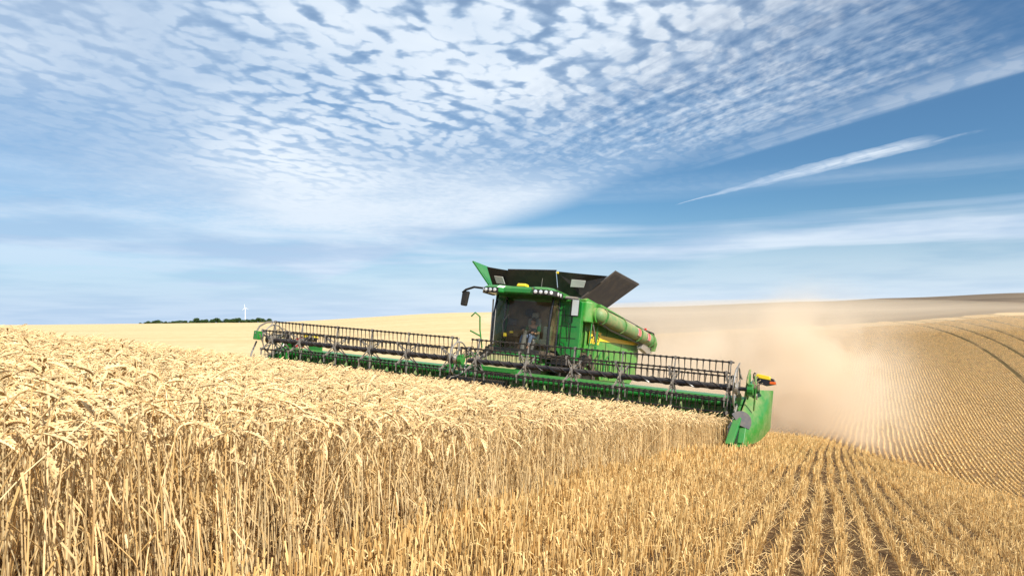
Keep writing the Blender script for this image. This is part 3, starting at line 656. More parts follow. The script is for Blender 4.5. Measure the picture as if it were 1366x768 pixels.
# reel arms
def arm(xx, mat, drop=0.0):
    b = MB(); b.bar((xx, 1.32, 1.02), (xx, 0.75, 1.42 + drop), 0.10, 0.14); b.bar((xx, 0.75, 1.42 + drop), (xx, -0.12, 1.26), 0.09, 0.13)
    b.lathe([(-0.07, 0), (-0.07, 0.14), (0.07, 0.14), (0.07, 0)], 14, (xx, 0, TZ)); o = b.build('reel_arm', mat, H, bevel=0.008)
    c = MB(); c.tube([(xx + 0.04, 1.15, 0.72), (xx + 0.04, 0.72, 1.10)], 0.045, 10); c.tube([(xx + 0.04, 0.72, 1.10), (xx + 0.04, 0.45, 1.32)], 0.022, 8); c.build('hydraulic_ram', M_SILVER, o, smooth=True)
arm(tx(0.985), M_GREEN); arm(8.02, M_GREEN); arm(-7.82, M_BLACK)
b = MB()
for xx, sg in ((tx(0.985), 1), (8.05, 1), (-7.85, -1)):
    b = MB()
    for k in range(4):
        pts = [(xx + 0.04 * k - .06, 1.25, 0.95), (xx + 0.05 * k - .1, 0.9, 1.55 - 0.05 * k), (xx + 0.06 * sg * k, 0.5, 1.62 - 0.08 * k), (xx + 0.03 * k, 0.1, 1.42 - .03 * k), (xx + 0.02 * k, 0.0, 1.22)]
        q = [Vector(p) for p in pts]; cv = []
        for i in range(len(q) - 1):
            for j in range(4):
                t = j / 4; p0, p1, p2, p3 = q[max(i - 1, 0)], q[i], q[i + 1], q[min(i + 2, len(q) - 1)]
                cv.append(0.5 * ((2 * p1) + (p2 - p0) * t + (2 * p0 - 5 * p1 + 4 * p2 - p3) * t * t + (3 * p1 - p0 - 3 * p2 + p3) * t ** 3))
        b.tube(cv, 0.014, 6)
    b.build('hydraulic_hoses', M_RUBBER, H, smooth=True)
# axle stub and bracket at the right
b = MB(); b.tube([(tx(1.995) - .05, 0, TZ), (8.05, 0, TZ)], 0.05, 10); b.build('reel_axle', M_BLACK, H, smooth=True)
b = MB(); b.prism([(0.15, 0.95), (-0.12, 1.35), (0.05, 1.62), (0.30, 1.58), (0.38, 1.1)], 7.93, 7.97); b.prism([(0.55, 0.55), (0.2, 0.62), (0.1, 0.98), (0.30, 1.1), (0.62, 1.0)], 7.70, 7.76)
b.tube([(7.90, 0.1, 1.0), (7.94, 0.0, 1.5), (7.95, 0.2, 1.68)], 0.03, 6); b.tube([(8.1, 0.3, 0.7), (8.12, 0.1, 1.35), (8.08, 0.2, 1.55)], 0.025, 6)
b.build('drive_bracket', M_GREEN_DUST, H, bevel=0.006)
# crop dividers
def divider(sg):
    b = MB(); X = lambda v: v if sg > 0 else -v
    grid = []
    for i in range(9):
        s = i / 8; row = []
        for j in range(9):
            t = j / 8
            yf = lerp(-0.75, 0.95, t ** 1.15); zf = lerp(-0.10, 1.22, t ** 0.9)
            yr = 1.85; zr = lerp(0.26, 1.26, t)
            yy = lerp(yf, yr, s); zz = lerp(zf, zr, s) - 0.13 * math.sin(math.pi * s) * (1 - t)
            xx = lerp(7.82 + 0.10 * t, 8.36, s ** 0.8) + 0.17 * math.sin(math.pi * min(1, s * 1.05)) * math.sin(math.pi * (0.15 + 0.8 * t))
            row.append((X(xx), yy, zz))
        grid.append(row)
    b.sheet(grid, 0.03, (-sg, 0, 0))
    d = b.build('crop_divider', M_GREEN_DIV, H, smooth=True)
    e = MB(); e.prism([(-0.70, 0.10), (0.9, 0.12), (1.2, 1.0), (0.75, 1.02), (-0.1, 0.55)], X(7.76), X(7.80)); e.build('divider_inner_sheet', M_GREEN, d, bevel=0.005)
    e = MB(); e.bar((X(7.80), -1.22, -0.10), (X(7.86), -0.55, 0.50), 0.17, 0.10); e.bar((X(8.0), -0.80, -0.06), (X(7.98), -0.45, 0.46), 0.15, 0.06); e.bar((X(7.80), -1.2, -0.12), (X(8.0), -0.4, -0.10), 0.24, 0.05); e.build('divider_nose', M_GREEN, d, bevel=0.015)
    e = MB(); n = 14; c = Vector((X(7.90), -0.62, 0.40)); pts = []
    ux, uz = Vector((X(0.62), 0.45, 0)).normalized(), Vector((0, 0.45, 0.9)).normalized()
    vs = [c - uz * 0.06]
    for i in range(n + 1):
        a = -0.5 + i * 2.9 / n; vs.append(c + ux * 0.30 * math.cos(a) + uz * 0.30 * math.sin(a))
    N = ux.cross(uz) * 0.03; m = len(vs); vv = vs + [v + N for v in vs]
    e.add(vv, [tuple(range(m)), tuple(range(2 * m - 1, m - 1, -1))] + [(i, (i + 1) % m, (i + 1) % m + m, i + m) for i in range(m)])
    e.build('rubber_shield', M_SHIELD, d)
    e = MB()
    for k in range(3): e.tube([(X(7.68), -0.75, 0.05 + .1 * k), (X(7.72), -0.2, 0.5), (X(7.72), 0.3, 0.95)], 0.02, 6)
    e.build('lifter_rod', M_SILVER, d)
    return d
divider(1); divider(-1)
# marker lamps
def marker(c, sg, sc):
    sg *= sc; b = MB(); cx, cy_, cz = c
    b.prism([(-0.30, 0.0), (-0.22, 0.09), (0.34, 0.03), (0.42, -0.10), (0.10, -0.16), (-0.2, -0.10)], cy_ - 0.16, cy_ + 0.16, 'y')
    for i in range(len(b.v)): b.v[i] = (cx + sg * b.v[i][0], b.v[i][1], cz + b.v[i][2])
    o = b.build('marker_lamp', M_BLACK, H, bevel=0.01)
    e = MB(); e.prism([(-0.29, 0.02), (-0.21, 0.115), (0.20, 0.075), (0.26, -0.02)], cy_ - 0.17, cy_ + 0.17, 'y')
    for i in range(len(e.v)): e.v[i] = (cx + sg * e.v[i][0], e.v[i][1], cz + e.v[i][2] + 0.008)
    e.build('yellow_cover', M_YELLOW, o, bevel=0.008)
    e = MB(); e.box((cx + sg * 0.33, cy_ - 0.14, cz - 0.07), (0.14, 0.06, 0.06)); e.build('orange_lens', M_ORANGE, o)
    e = MB(); e.bar((cx - sg * .25, cy_ + .1, cz - .05), (cx - sg * .3, cy_ + .1, cz - .5), 0.04, 0.04); e.build('lamp_stalk', M_BLACK, o)
marker((8.22, 0.75, 1.50), 1, 0.70)
marker((-7.35, 1.45, 1.42), -1, 0.8)
b = MB(); b.box((-8.1, 1.35, 1.18), (0.9, 0.10, 0.26)); b.box((-7.0, 1.40, 1.15), (0.6, 0.08, 0.28)); b.build('end_bracket', M_GREEN, H, bevel=0.01)
b = MB(); b.prism([(-7.85, 1.05), (-7.45, 1.05), (-7.6, 1.40), (-7.8, 1.36)], 1.22, 1.30, 'y'); b.build('red_reflector', M_RED, H)
b = MB(); b.box((-8.12, -0.25, 1.30), (0.22, 0.22, 0.30)); b.build('drive_cover', M_GREEN, H, bevel=0.02)
b = MB(); b.tube([(-8.15, -0.35, 1.35), (-8.1, -0.25, 1.62), (-7.95, -0.1, 1.78), (-7.7, 0, 1.82)], 0.03, 8); b.tube([(-8.2, -.2, 1.1), (-8.25, -.3, 0.7), (-8.1, -.5, 0.4)], 0.03, 8); b.build('guard_hoop', M_GREY, H, smooth=True)

# ------------------------------------------------------------ combine harvester
C = machine_empty('combine_harvester', (0, 6.5, 0)); OFF = Vector((0, -6.5, 0))
tag(C, 'large green combine harvester with open black grain tank flaps working the wheat field', 'combine harvester')
class K(MB):
    def build(s, name, mats, parent=None, **kw):
        if parent is None: parent = C
        s.v = [tuple(Vector(p) + OFF) for p in s.v]
        return MB.build(s, name, mats, parent, **kw)
# hull
b = K()
b.prism([(4.5, 1.35), (4.5, 3.70), (4.75, 3.80), (7.3, 3.80), (8.2, 3.25), (10.9, 3.15), (11.6, 2.85), (11.9, 1.6), (11.3, 0.9), (6.4, 0.9), (6.2, 1.35)], -1.62, 1.62)
b.build('hull', M_GREEN, bevel=0.03)
# front faces either side of the cab
for sg in (-1, 1):
    PW = 1.86 if sg > 0 else 1.40
    b = K(); b.prism([(sg * 1.02, 1.95), (sg * 1.02, 3.66), (sg * PW - sg * .16, 3.68), (sg * PW, 3.60), (sg * PW, 1.55), (sg * 1.4, 1.5)], 4.28, 4.55, 'y'); fp = b.build('front_panel', M_GREEN, bevel=0.02)
    if sg < 0: continue
    b = K()
    for z in (2.35, 2.75, 3.12): b.box((sg * 1.42, 4.272, z), (0.62, 0.012, 0.016))
    for xx in (1.18, 1.52): b.box((sg * xx, 4.270, 2.75), (0.016, 0.012, 1.5))
    b.tube([(sg * 1.25, 4.25, 3.3), (sg * 1.28, 4.22, 2.9), (sg * 1.45, 4.22, 2.85), (sg * 1.5, 4.24, 2.3)], 0.012, 6)
    b.tube([(sg * 1.15, 4.25, 2.5), (sg * 1.2, 4.22, 2.2), (sg * 1.35, 4.22, 2.15), (sg * 1.4, 4.22, 1.8)], 0.014, 6)
    b.build('panel_seam', M_DARK, fp)
# side panels
def side(sg):
    b = K(); n = 22; grid = []
    for i in range(n + 1):
        yy = lerp(5.0, 11.75, i / n); top = 3.66 if yy < 7.4 else lerp(3.66, 3.10, min(1, (yy - 7.4) / 4.2)); top = min(top, 3.66 - max(0, yy - 5.0) * 0.085)
        bot = 1.35 if yy < 6.6 else (1.05 if yy < 10.8 else lerp(1.05, 1.6, (yy - 10.8) / .95))
        row = []
        for j in range(9):
            t = j / 8; z = lerp(bot, top, t); xx = 1.84 + 0.06 * math.sin(math.pi * t) - 0.16 * t ** 5
            if i == 0 or i == n: xx -= 0.12
            row.append((sg * xx, yy, z))
        grid.append(row)
    b.sheet(grid, 0.16, (-sg, 0, 0)); p = b.build('side_panel', M_GREEN_SIDE, smooth=True)
    X = lambda yy, z: sg * (1.905)
    e = K(); g = []
    for i in range(16):
        yy = lerp(5.9, 11.55, i / 15); zc = lerp(2.50, 2.755, (yy - 4.8) / 6.7); h = lerp(0.11, 0.055, i / 15); g.append([(sg * 1.912, yy, zc - h), (sg * 1.908, yy, zc + h)])
    e.sheet(g, 0.006, (sg, 0, 0)); e.build('yellow_stripe', M_YELLOW, p)
    e = K(); g = [[(sg * 1.914, 5.08, 2.28), (sg * 1.914, 5.08, 2.74)], [(sg * 1.914, 6.15, 2.30), (sg * 1.914, 6.35, 2.76)]]; e.sheet(g, 0.006, (sg, 0, 0)); e.build('decal_plate', M_YELLOW, p)
    # leaping stag mark
    e = K(); st = [(0, 0), (.10, .08), (.26, .10), (.33, .16), (.31, .26), (.36, .19), (.42, .18), (.40, .12), (.34, .08), (.40, 0), (.35, .01), (.27, .05), (.12, .03), (.05, -.06)]
    pts = [(5.14 + a * 1.0, 2.44 + z * 1.0) for a, z in st]; e.prism(pts, sg * 1.920, sg * 1.924); e.build('stag_emblem', M_DARK, p)
    for yy in (7.0, 8.9):
        e = K(); e.box((sg * 1.905, yy, 2.15), (0.012, 0.014, 1.9)); e.build('panel_joint', M_DARK, p)
    # model number lettering
    cu = bpy.data.curves.new('number_lettering', 'FONT'); cu.body = 'X9'; cu.size = 0.44; cu.extrude = 0.003
    to = bpy.data.objects.new('number_lettering', cu); col.objects.link(to); bpy.context.view_layer.update()
    me = bpy.data.meshes.new_from_object(to.evaluated_get(bpy.context.evaluated_depsgraph_get())); bpy.data.objects.remove(to)
    me.materials.clear(); me.materials.append(M_DARK); lo = bpy.data.objects.new('number_lettering', me); col.objects.link(lo); lo.parent = p
    rot = Matrix(((0, 0, 1), (1, 0, 0), (0, 1, 0))) if sg > 0 else Matrix(((0, 0, -1), (-1, 0, 0), (0, 1, 0)))
    mm = rot.to_4x4(); mm.translation = Vector((sg * 1.924, 5.62 if sg > 0 else 6.15, 2.37)) + OFF; lo.matrix_local = mm
    return p
side(1); side(-1)
# corner of the tank beside the auger pivot
b = K(); b.prism([(1.45, 4.46), (1.93, 4.46), (2.10, 4.62), (2.10, 5.05), (1.45, 5.2)], 2.96, 3.66, 'z'); b.build('auger_fairing', M_GREEN_SIDE, bevel=0.04)
b = K(); b.prism([(4.60, 3.6), (4.50, 3.72), (4.7, 3.80), (6.1, 3.74), (6.2, 3.2), (5.6, 3.1)], 1.45, 1.90); b.build('tank_corner', M_GREEN_SIDE, bevel=0.04)
b = K(); b.prism([(5.4, 3.70), (8.3, 3.55), (8.4, 3.48), (5.4, 3.60)], 1.6, 2.12); b.build('tank_rim_shelf', M_GREEN_SIDE, bevel=0.01)
b = K(); b.prism([(8.3, 3.2), (8.5, 3.55), (10.2, 3.5), (10.8, 3.15)], -1.2, 0.9); b.build('engine_cover', M_GREEN_SIDE, bevel=0.04)
# cab
b = K()                                     # structure: floor, back wall, pillars
b.box((0, 4.0, 1.70), (2.10, 1.3, 0.16)); b.box((0, 4.47, 2.65), (2.02, 0.03, 1.8))
cab = b.build('cab', M_INTERIOR, bevel=0.01)
YF = lambda x, z: 3.22 + 0.26 * x * x - 0.10 * math.sin(math.pi * min(1, max(0, (z - 1.8) / 1.8))) + 0.05 * (z - 1.8)
b = K(); b.sheet([[(x / 8 * 1.02, YF(x / 8 * 1.02, z), z) for z in np.linspace(1.80, 3.58, 9)] for x in range(-8, 9)]); b.build('windscreen', M_GLASS, cab, smooth=True)
for sg in (-1, 1):
    b = K(); b.sheet([[(sg * lerp(1.10, 1.04, t), lerp(YF(1.02, z) + .10, 4.26, t), z) for z in np.linspace(1.85, 3.58, 5)] for t in (0, .5, 1)]); b.build('side_window', M_GLASS_SIDE, cab, smooth=True)
    b = K(); b.tube([(sg * 1.06, YF(1.04, z) + 0.03, z) for z in np.linspace(1.72, 3.62, 8)], 0.042, 8); b.tube([(sg * 1.05, 4.24, 1.75), (sg * 1.02, 4.26, 3.62)], 0.04, 8); b.build('cab_pillar', M_BLACK, cab, smooth=True)
b = K(); b.tube([(-0.92, YF(-.9, 2) - .04, 1.9), (-0.95, YF(-.9, 3) - .04, 3.1)], 0.012, 6); b.tube([(-1.12, 3.55, 2.0), (-1.16, 3.50, 3.45)], 0.03, 8); b.build('grab_rail', M_SILVER, cab, smooth=True)
b = K(); b.sheet([[(x / 6 * 1.06, YF(x / 6 * 1.02, 1.8) - 0.05, z) for z in (1.55, 1.80)] for x in range(-6, 7)], 0.05, (0, 1, 0)); b.build('sill_panel', M_DARK, cab)
b = K(); b.sheet([[(x / 6 * 0.86, YF(x / 6 * .9, 1.7) - 0.085, z) for z in (1.36, 1.68)] for x in range(-6, 7)], 0.05, (0, 1, 0)); b.build('lower_front_panel', M_GREEN, cab)
# seat, console, wheel, screen
b = K(); b.box((0.10, 4.22, 2.12), (0.52, 0.50, 0.14)); b.box((0.10, 4.38, 2.55), (0.50, 0.12, 0.80), Matrix.Rotation(R(-8), 3, 'X')); b.box((0.10, 4.40, 3.05), (0.28, 0.10, 0.20)); b.box((0.10, 4.25, 1.9), (0.35, 0.35, 0.35)); b.build('seat', M_SEAT, cab, bevel=0.04)
b = K(); b.box((-0.30, 4.05, 2.28), (0.18, 0.55, 0.12)); b.box((-0.30, 4.2, 2.0), (0.16, 0.3, 0.5)); b.build('arm_console', M_INTERIOR, cab, bevel=0.02)
b = K(); b.tube([(0.10, 3.62, 1.8), (0.10, 3.72, 2.45)], [0.10, 0.06], 10); b.build('steering_column', M_SEAT, cab, smooth=True)
b = K(); n = 20; cc = Vector((0.10, 3.74, 2.50)); u1, u2 = Vector((1, 0, 0)), Vector((0, 0.85, 0.5))
b.tube([cc + (u1 * math.cos(k * 2 * math.pi / n) + u2 * math.sin(k * 2 * math.pi / n)) * 0.20 for k in range(n + 1)], 0.014, 6)
for a in (0.5, 2.6, 4.7): b.tube([cc, cc + (u1 * math.cos(a) + u2 * math.sin(a)) * 0.2], 0.012, 5)
b.build('steering_wheel', M_DARK, cab, smooth=True)
for c_, sz in (((-0.42, 3.72, 2.72), (0.30, 0.04, 0.22)), ((-0.12, 4.34, 3.12), (0.24, 0.04, 0.24))):
    b = K(); b.box(c_, sz, Matrix.Rotation(R(12), 3, 'Z')); b.tube([c_, (c_[0], c_[1] + .1, c_[2] - .45)], 0.014, 5); b.build('display_screen', M_DARK, cab, bevel=0.008)
b = K(); b.box((-0.62, 3.62, 2.25), (0.10, 0.08, 0.12)); b.build('yellow_switch_box', M_YELLOW, cab, bevel=0.01)
b = K(); b.box((-0.40, 3.66, 2.36), (0.12, 0.06, 0.07)); b.build('yellow_switch_box', M_YELLOW, cab, bevel=0.01)
b = K(); b.box((0.66, 4.2, 2.12), (0.30, 0.42, 0.20)); b.box((0.66, 4.32, 2.45), (0.30, 0.10, 0.46)); b.build('passenger_seat', M_SEAT, cab, bevel=0.03)
b = K(); b.tube([(-0.75, 3.85, 2.15), (-0.80, 3.65, 2.65), (-0.62, 3.75, 2.98)], 0.022, 6); b.build('grab_handle', M_GREY, cab)
b = K(); b.tube([(0.5, 3.5, 1.8), (0.52, 3.6, 2.1)], 0.05, 8); b.build('grab_handle', M_GREY, cab)
# roof
b = K()
def roof_out(k, z, inset):
    pts = [(-1.36, 3.10), (-1.20, 2.86), (-0.72, 2.80), (-0.52, 2.98), (0.52, 2.98), (0.72, 2.80), (1.20, 2.86), (1.36, 3.10), (1.30, 4.70), (-1.30, 4.70)]
    return [(p[0] * (1 - inset), lerp(p[1], 3.8, inset), z) for p in pts]
lv = [roof_out(0, 3.62, 0.06), roof_out(0, 3.66, 0.0), roof_out(0, 3.79, 0.0), roof_out(0, 3.87, 0.10), roof_out(0, 3.90, 0.40)]
n = 10; vs = [p for l in lv for p in l]; fs = [(i * n + k, i * n + (k + 1) % n, (i + 1) * n + (k + 1) % n, (i + 1) * n + k) for i in range(4) for k in range(n)] + [tuple(range(n)), tuple(range(4 * n, 5 * n))]
b.add(vs, fs); roof = b.build('cab_roof', M_GREEN, bevel=0.015)
for sg in (-1, 1):
    b = K(); out = [(0.66, 2.775), (1.20, 2.83), (1.385, 3.08), (1.35, 3.75)]; inn = [(0.66, 2.90), (1.15, 2.95), (1.28, 3.12), (1.25, 3.75)]
    poly = [(sg * x, y) for x, y in out] + [(sg * x, y) for x, y in reversed(inn)]; b.prism(poly, 3.60, 3.775, 'z'); b.build('light_bar', M_DARK, roof, bevel=0.01)
    for (lx, ly, an) in ((0.76, 2.775, 6), (0.94, 2.795, 6), (1.12, 2.815, 6), (1.27, 2.90, 52), (1.385, 3.22, 80), (1.378, 3.46, 88)):
        b = K(); d = Vector((math.sin(R(an)) * sg, -math.cos(R(an)), -0.08)).normalized(); c0 = Vector((sg * lx, ly, 3.69))
        b.tube([c0 - d * 0.03, c0 + d * 0.008, c0 + d * 0.014], [0.060, 0.060, 0.045], 14); b.build('work_light', M_LAMP, roof, smooth=True)
b = K(); b.box((0.05, 3.25, 3.94), (0.36, 0.30, 0.10), taper=0.8); b.build('yellow_receiver', M_YELLOW, roof, bevel=0.02)
b = K(); b.tube([(0.62, 3.5, 3.88), (0.63, 3.5, 4.25)], 0.009, 5); b.build('antenna', M_GREY, roof)
b = K(); b.tube([(1.15, 3.95, 3.70), (1.42, 4.15, 3.72), (1.72, 4.2, 3.70)], 0.05, 8); b.build('roof_side_rail', M_GREY, roof, smooth=True)
b = K(); b.box((0, 3.75, 3.66), (1.9, 1.5, 0.03)); b.build('headliner', M_INTERIOR, cab)
# mirrors
b = K(); b.tube([(-1.30, 2.95, 3.74), (-1.65, 2.92, 3.76), (-1.98, 2.95, 3.66), (-2.12, 2.98, 3.56)], 0.04, 8); mi = b.build('mirror_arm', M_DARK, smooth=True)
b = K(); b.box((-2.02, 3.02, 3.36), (0.24, 0.12, 0.52), Matrix.Rotation(R(5), 3, 'Y'), taper=1.12); b.build('mirror_head', M_DARK, mi, bevel=0.04)
b = K(); b.box((-2.02, 3.085, 3.37), (0.20, 0.012, 0.44), Matrix.Rotation(R(5), 3, 'Y')); b.build('mirror_glass', M_MIRROR, mi)
b = K(); b.tube([(1.35, 3.9, 3.66), (1.5, 4.05, 3.66), (1.62, 4.12, 3.64)], 0.03, 8); mi = b.build('mirror_arm', M_DARK, smooth=True)
b = K(); b.box((1.66, 4.12, 3.38), (0.30, 0.08, 0.60)); b.build('mirror_head', M_DARK, mi, bevel=0.03)
b = K(); b.box((1.69, 4.074, 3.38), (0.23, 0.012, 0.53)); b.build('mirror_glass', M_MIRROR, mi)
# grain tank flaps
def slab(pts, n, th, name, mat, ribs=0, parent=None):
    b = K(); P = [Vector(p) for p in pts]; N = (P[1] - P[0]).cross(P[2] - P[0]).normalized() * th; m = len(P)
    b.add(P + [p + N for p in P], [tuple(range(m)), tuple(range(2 * m - 1, m - 1, -1))] + [(i, (i + 1) % m, (i + 1) % m + m, i + m) for i in range(m)])
    for i in range(ribs):
        t = (i + 0.5) / ribs; a = P[0].lerp(P[1], t); c = P[3].lerp(P[2], t); b.bar(a - N * 0.2, c - N * 0.2, 0.035, 0.02)
        b.bar(a + N * 1.2, c + N * 1.2, 0.035, 0.02)
    return b.build(name, mat, parent)
fl = slab([(-1.10, 4.62, 3.78), (0.80, 4.62, 3.78), (0.78, 4.22, 4.63), (-1.06, 4.22, 4.61)], 0, 0.04, 'front_flap', M_DARK)
b = K(); b.tube([(-1.08, 4.21, 4.62), (0.80, 4.21, 4.645)], 0.03, 8); b.build('flap_edge', M_BLACK, fl, smooth=True)
f1 = slab([(-1.12, 4.62, 3.80), (-1.08, 4.24, 4.60), (-1.95, 4.20, 4.70), (-1.75, 4.62, 3.86)], 0, 0.02, 'corner_flap', M_DARK)
slab([(-1.56, 4.36, 4.14), (-1.22, 4.36, 4.12), (-1.28, 4.23, 4.36), (-1.62, 4.23, 4.38)], 0, 0.022, 'clear_window', M_CLEAR, parent=f1)
f2 = slab([(0.82, 4.62, 3.80), (1.72, 4.62, 3.80), (2.50, 4.72, 4.60), (1.9, 4.42, 4.58), (0.80, 4.24, 4.62)], 0, 0.02, 'corner_flap', M_DARK)
slab([(1.30, 4.42, 4.14), (1.78, 4.46, 4.14), (1.86, 4.37, 4.36), (1.36, 4.33, 4.38)], 0, 0.03, 'clear_window', M_CLEAR, parent=f2)
b = K(); b.box((0.85, 4.22, 4.58), (0.07, 0.05, 0.07)); b.build('yellow_latch', M_YELLOW, f2)
slab([(1.70, 4.50, 3.80), (1.70, 7.20, 3.82), (2.62, 8.05, 4.90), (2.62, 5.12, 4.87)], 0, 0.05, 'side_flap', M_FLAP, ribs=26)
slab([(-1.70, 4.55, 3.80), (-2.42, 3.95, 4.86), (-2.42, 7.9, 4.86), (-1.70, 7.20, 3.82)], 0, 0.05, 'side_flap', M_GREEN)
slab([(-1.3, 7.3, 3.80), (1.3, 7.3, 3.80), (1.6, 7.9, 4.55), (-1.6, 7.9, 4.55)], 0, 0.04, 'rear_flap', M_DARK)
# unloading auger folded back along the side
A0, A1 = Vector((2.18, 5.05, 3.27)), Vector((2.20, 11.75, 3.00))
PA = lambda t: A0.lerp(A1, t)
b = K(); b.tube([PA(-0.03), PA(-0.025), PA(-0.012), PA(0.004), PA(0.02), PA(0.5), PA(1.0)], [0.06, 0.15, 0.235, 0.275, 0.285, 0.275, 0.265], 28); au = b.build('unloading_auger', M_AUGER, smooth=True)
b = K(); b.tube([PA(-0.01), Vector((1.75, 5.0, 3.25))], 0.27, 20); b.build('auger_elbow', M_GREEN_SIDE, au, smooth=True)
for t in (0.03, 0.36, 0.70, 0.985):
    b = K(); b.tube([PA(t - 0.006), PA(t + 0.006)], 0.325, 28); b.build('flange_ring', M_GREEN_DUST, au, smooth=True)
b = K(); b.tube([PA(0.0) + Vector((0.1, 0, -0.27)), PA(0.2) + Vector((0.05, 0, -0.34)), PA(0.45) + Vector((0.05, 0, -0.33)), PA(0.72) + Vector((0, 0, -0.32)), PA(1.0) + Vector((0, 0, -0.30))], 0.035, 8); b.tube([PA(0.02) + Vector((0.2, 0, 0.24)), PA(0.5) + Vector((0.1, 0, 0.31)), PA(1.0) + Vector((0.1, 0, 0.29))], 0.016, 6); b.build('auger_hose', M_DARK, au, smooth=True)
b = K(); b.tube([PA(1.0), PA(1.035), PA(1.07) + Vector((0, 0, -.12)), PA(1.075) + Vector((0, 0, -.42))], [0.275, 0.29, 0.27, 0.20], 18); b.build('auger_spout', M_GREEN_DUST, au, smooth=True)
b = K(); b.tube([PA(.88) + Vector((.1, 0, .30)), PA(1.05) + Vector((.1, 0, .34)), PA(1.10) + Vector((.1, 0, .1)), PA(1.095) + Vector((.1, 0, -.28)), PA(1.03) + Vector((.05, 0, -.38))], 0.035, 8); b.build('spout_guard', M_DARK, au, smooth=True)
b = K(); b.box(PA(.88) + Vector((.05, 0, .36)), (0.08, 0.1, 0.10)); b.build('red_tail_lamp', M_RED, au, bevel=0.01)
b = K(); b.prism([(10.6, 2.55), (10.9, 2.85), (12.1, 2.72), (12.3, 2.45), (11.7, 2.38)], 2.05, 2.25); b.build('spout_cradle', M_SILVER, au, bevel=0.01)
for t0 in (0.615, 0.83):
    g = []; L = 0.065
    for i in range(5):
        row = []
        for j in range(9):
            a = R(lerp(-25, 40, j / 8)); c = PA(t0 + L * i / 4); row.append(c + Vector((math.cos(a), 0, math.sin(a))) * 0.288)
        g.append(row)
    b = K(); b.sheet(g, 0.004, (1, 0, 0.2)); st = b.build('reflective_sticker', M_WHITE, au, smooth=True)
    b = K()
    for k in range(3):
        g = []
        for i in range(3):
            row = []
            for j in range(7):
                a = R(lerp(-22, 37, j / 6)); c = PA(t0 + L * (0.10 + 0.30 * k + 0.18 * i / 2)); row.append(c + Vector((math.cos(a), 0, math.sin(a))) * 0.296)
            g.append(row)
        b.sheet(g, 0.004, (1, 0, 0.2))
    b.build('red_stripes', M_RED, st, smooth=True)
# ladders and rails (left side of the machine)
b = K()
def rail(pts, r=0.027): b.tube(pts, r, 8)
rail([(2.02, 4.85, 1.5), (2.05, 4.85, 3.05), (2.05, 5.0, 3.18), (2.05, 5.45, 3.14), (2.05, 5.55, 2.7), (2.05, 5.5, 2.1)])
rail([(2.05, 4.75, 2.2), (2.1, 4.9, 2.25), (2.1, 5.3, 2.2)]); rail([(2.02, 5.35, 1.4), (2.08, 5.4, 3.0)], 0.018)
rail([(2.02, 5.9, 1.2), (2.08, 5.9, 1.95), (2.08, 6.1, 2.10), (2.08, 6.4, 2.05), (2.05, 6.5, 1.2)]); rail([(2.02, 6.6, 1.1), (2.06, 6.65, 1.8), (2.06, 6.9, 1.95), (2.05, 7.2, 1.7), (2.05, 7.25, 1.1)])
b.build('handrail', M_GREEN, smooth=True)
b = K(); rail([(2.06, 4.95, 2.95), (2.08, 5.35, 2.35)], 0.028); b.build('grab_bar', M_GREY, smooth=True)
b = K(); rail([(-1.12, 3.0, 1.7), (-1.25, 2.95, 2.3), (-1.28, 2.9, 2.75), (-1.48, 2.9, 2.88), (-1.62, 2.9, 2.74)]); rail([(-1.22, 2.95, 2.1), (-1.60, 2.9, 2.25)]); b.build('handrail', M_GREEN, smooth=True)
b = K(); b.box((1.55, 4.0, 1.42), (0.9, 1.1, 0.05))
for k in range(4): b.box((1.9, 3.55 - 0.1 * k, 1.2 - 0.27 * k), (0.55, 0.22, 0.035))
b.bar((1.63, 3.6, 1.4), (1.63, 3.15, 0.3), 0.03, 0.10); b.bar((2.17, 3.6, 1.4), (2.17, 3.15, 0.3), 0.03, 0.10); b.build('boarding_ladder', M_BLACK, bevel=0.005)
# feeder house
b = K(); b.prism([(1.45, 0.25), (1.45, 1.0), (3.2, 1.55), (4.6, 1.95), (4.6, 0.95), (3.0, 0.55)], -0.80, 0.80); b.build('feeder_house', M_GREEN_DUST, bevel=0.02)
b = K()
for sg in (-1, 1): b.tube([(sg * 0.9, 2.0, 0.5), (sg * 0.9, 4.3, 0.7)], 0.06, 10); b.tube([(sg * 0.9, 1.7, 1.15), (sg * 0.95, 2.6, 1.5), (sg * 0.9, 3.6, 1.4)], 0.03, 6)
b.box((0.95, 2.6, 1.1), (0.18, 1.3, 0.35)); b.build('lift_ram', M_DARK, bevel=0.01)
b = K(); b.box((0, 4.9, 0.95), (2.6, 0.6, 0.5)); b.build('axle', M_DARK, bevel=0.02)
b = K(); b.box((0, 10.2, 0.75), (2.8, 0.25, 0.25)); b.build('axle', M_DARK, bevel=0.02)
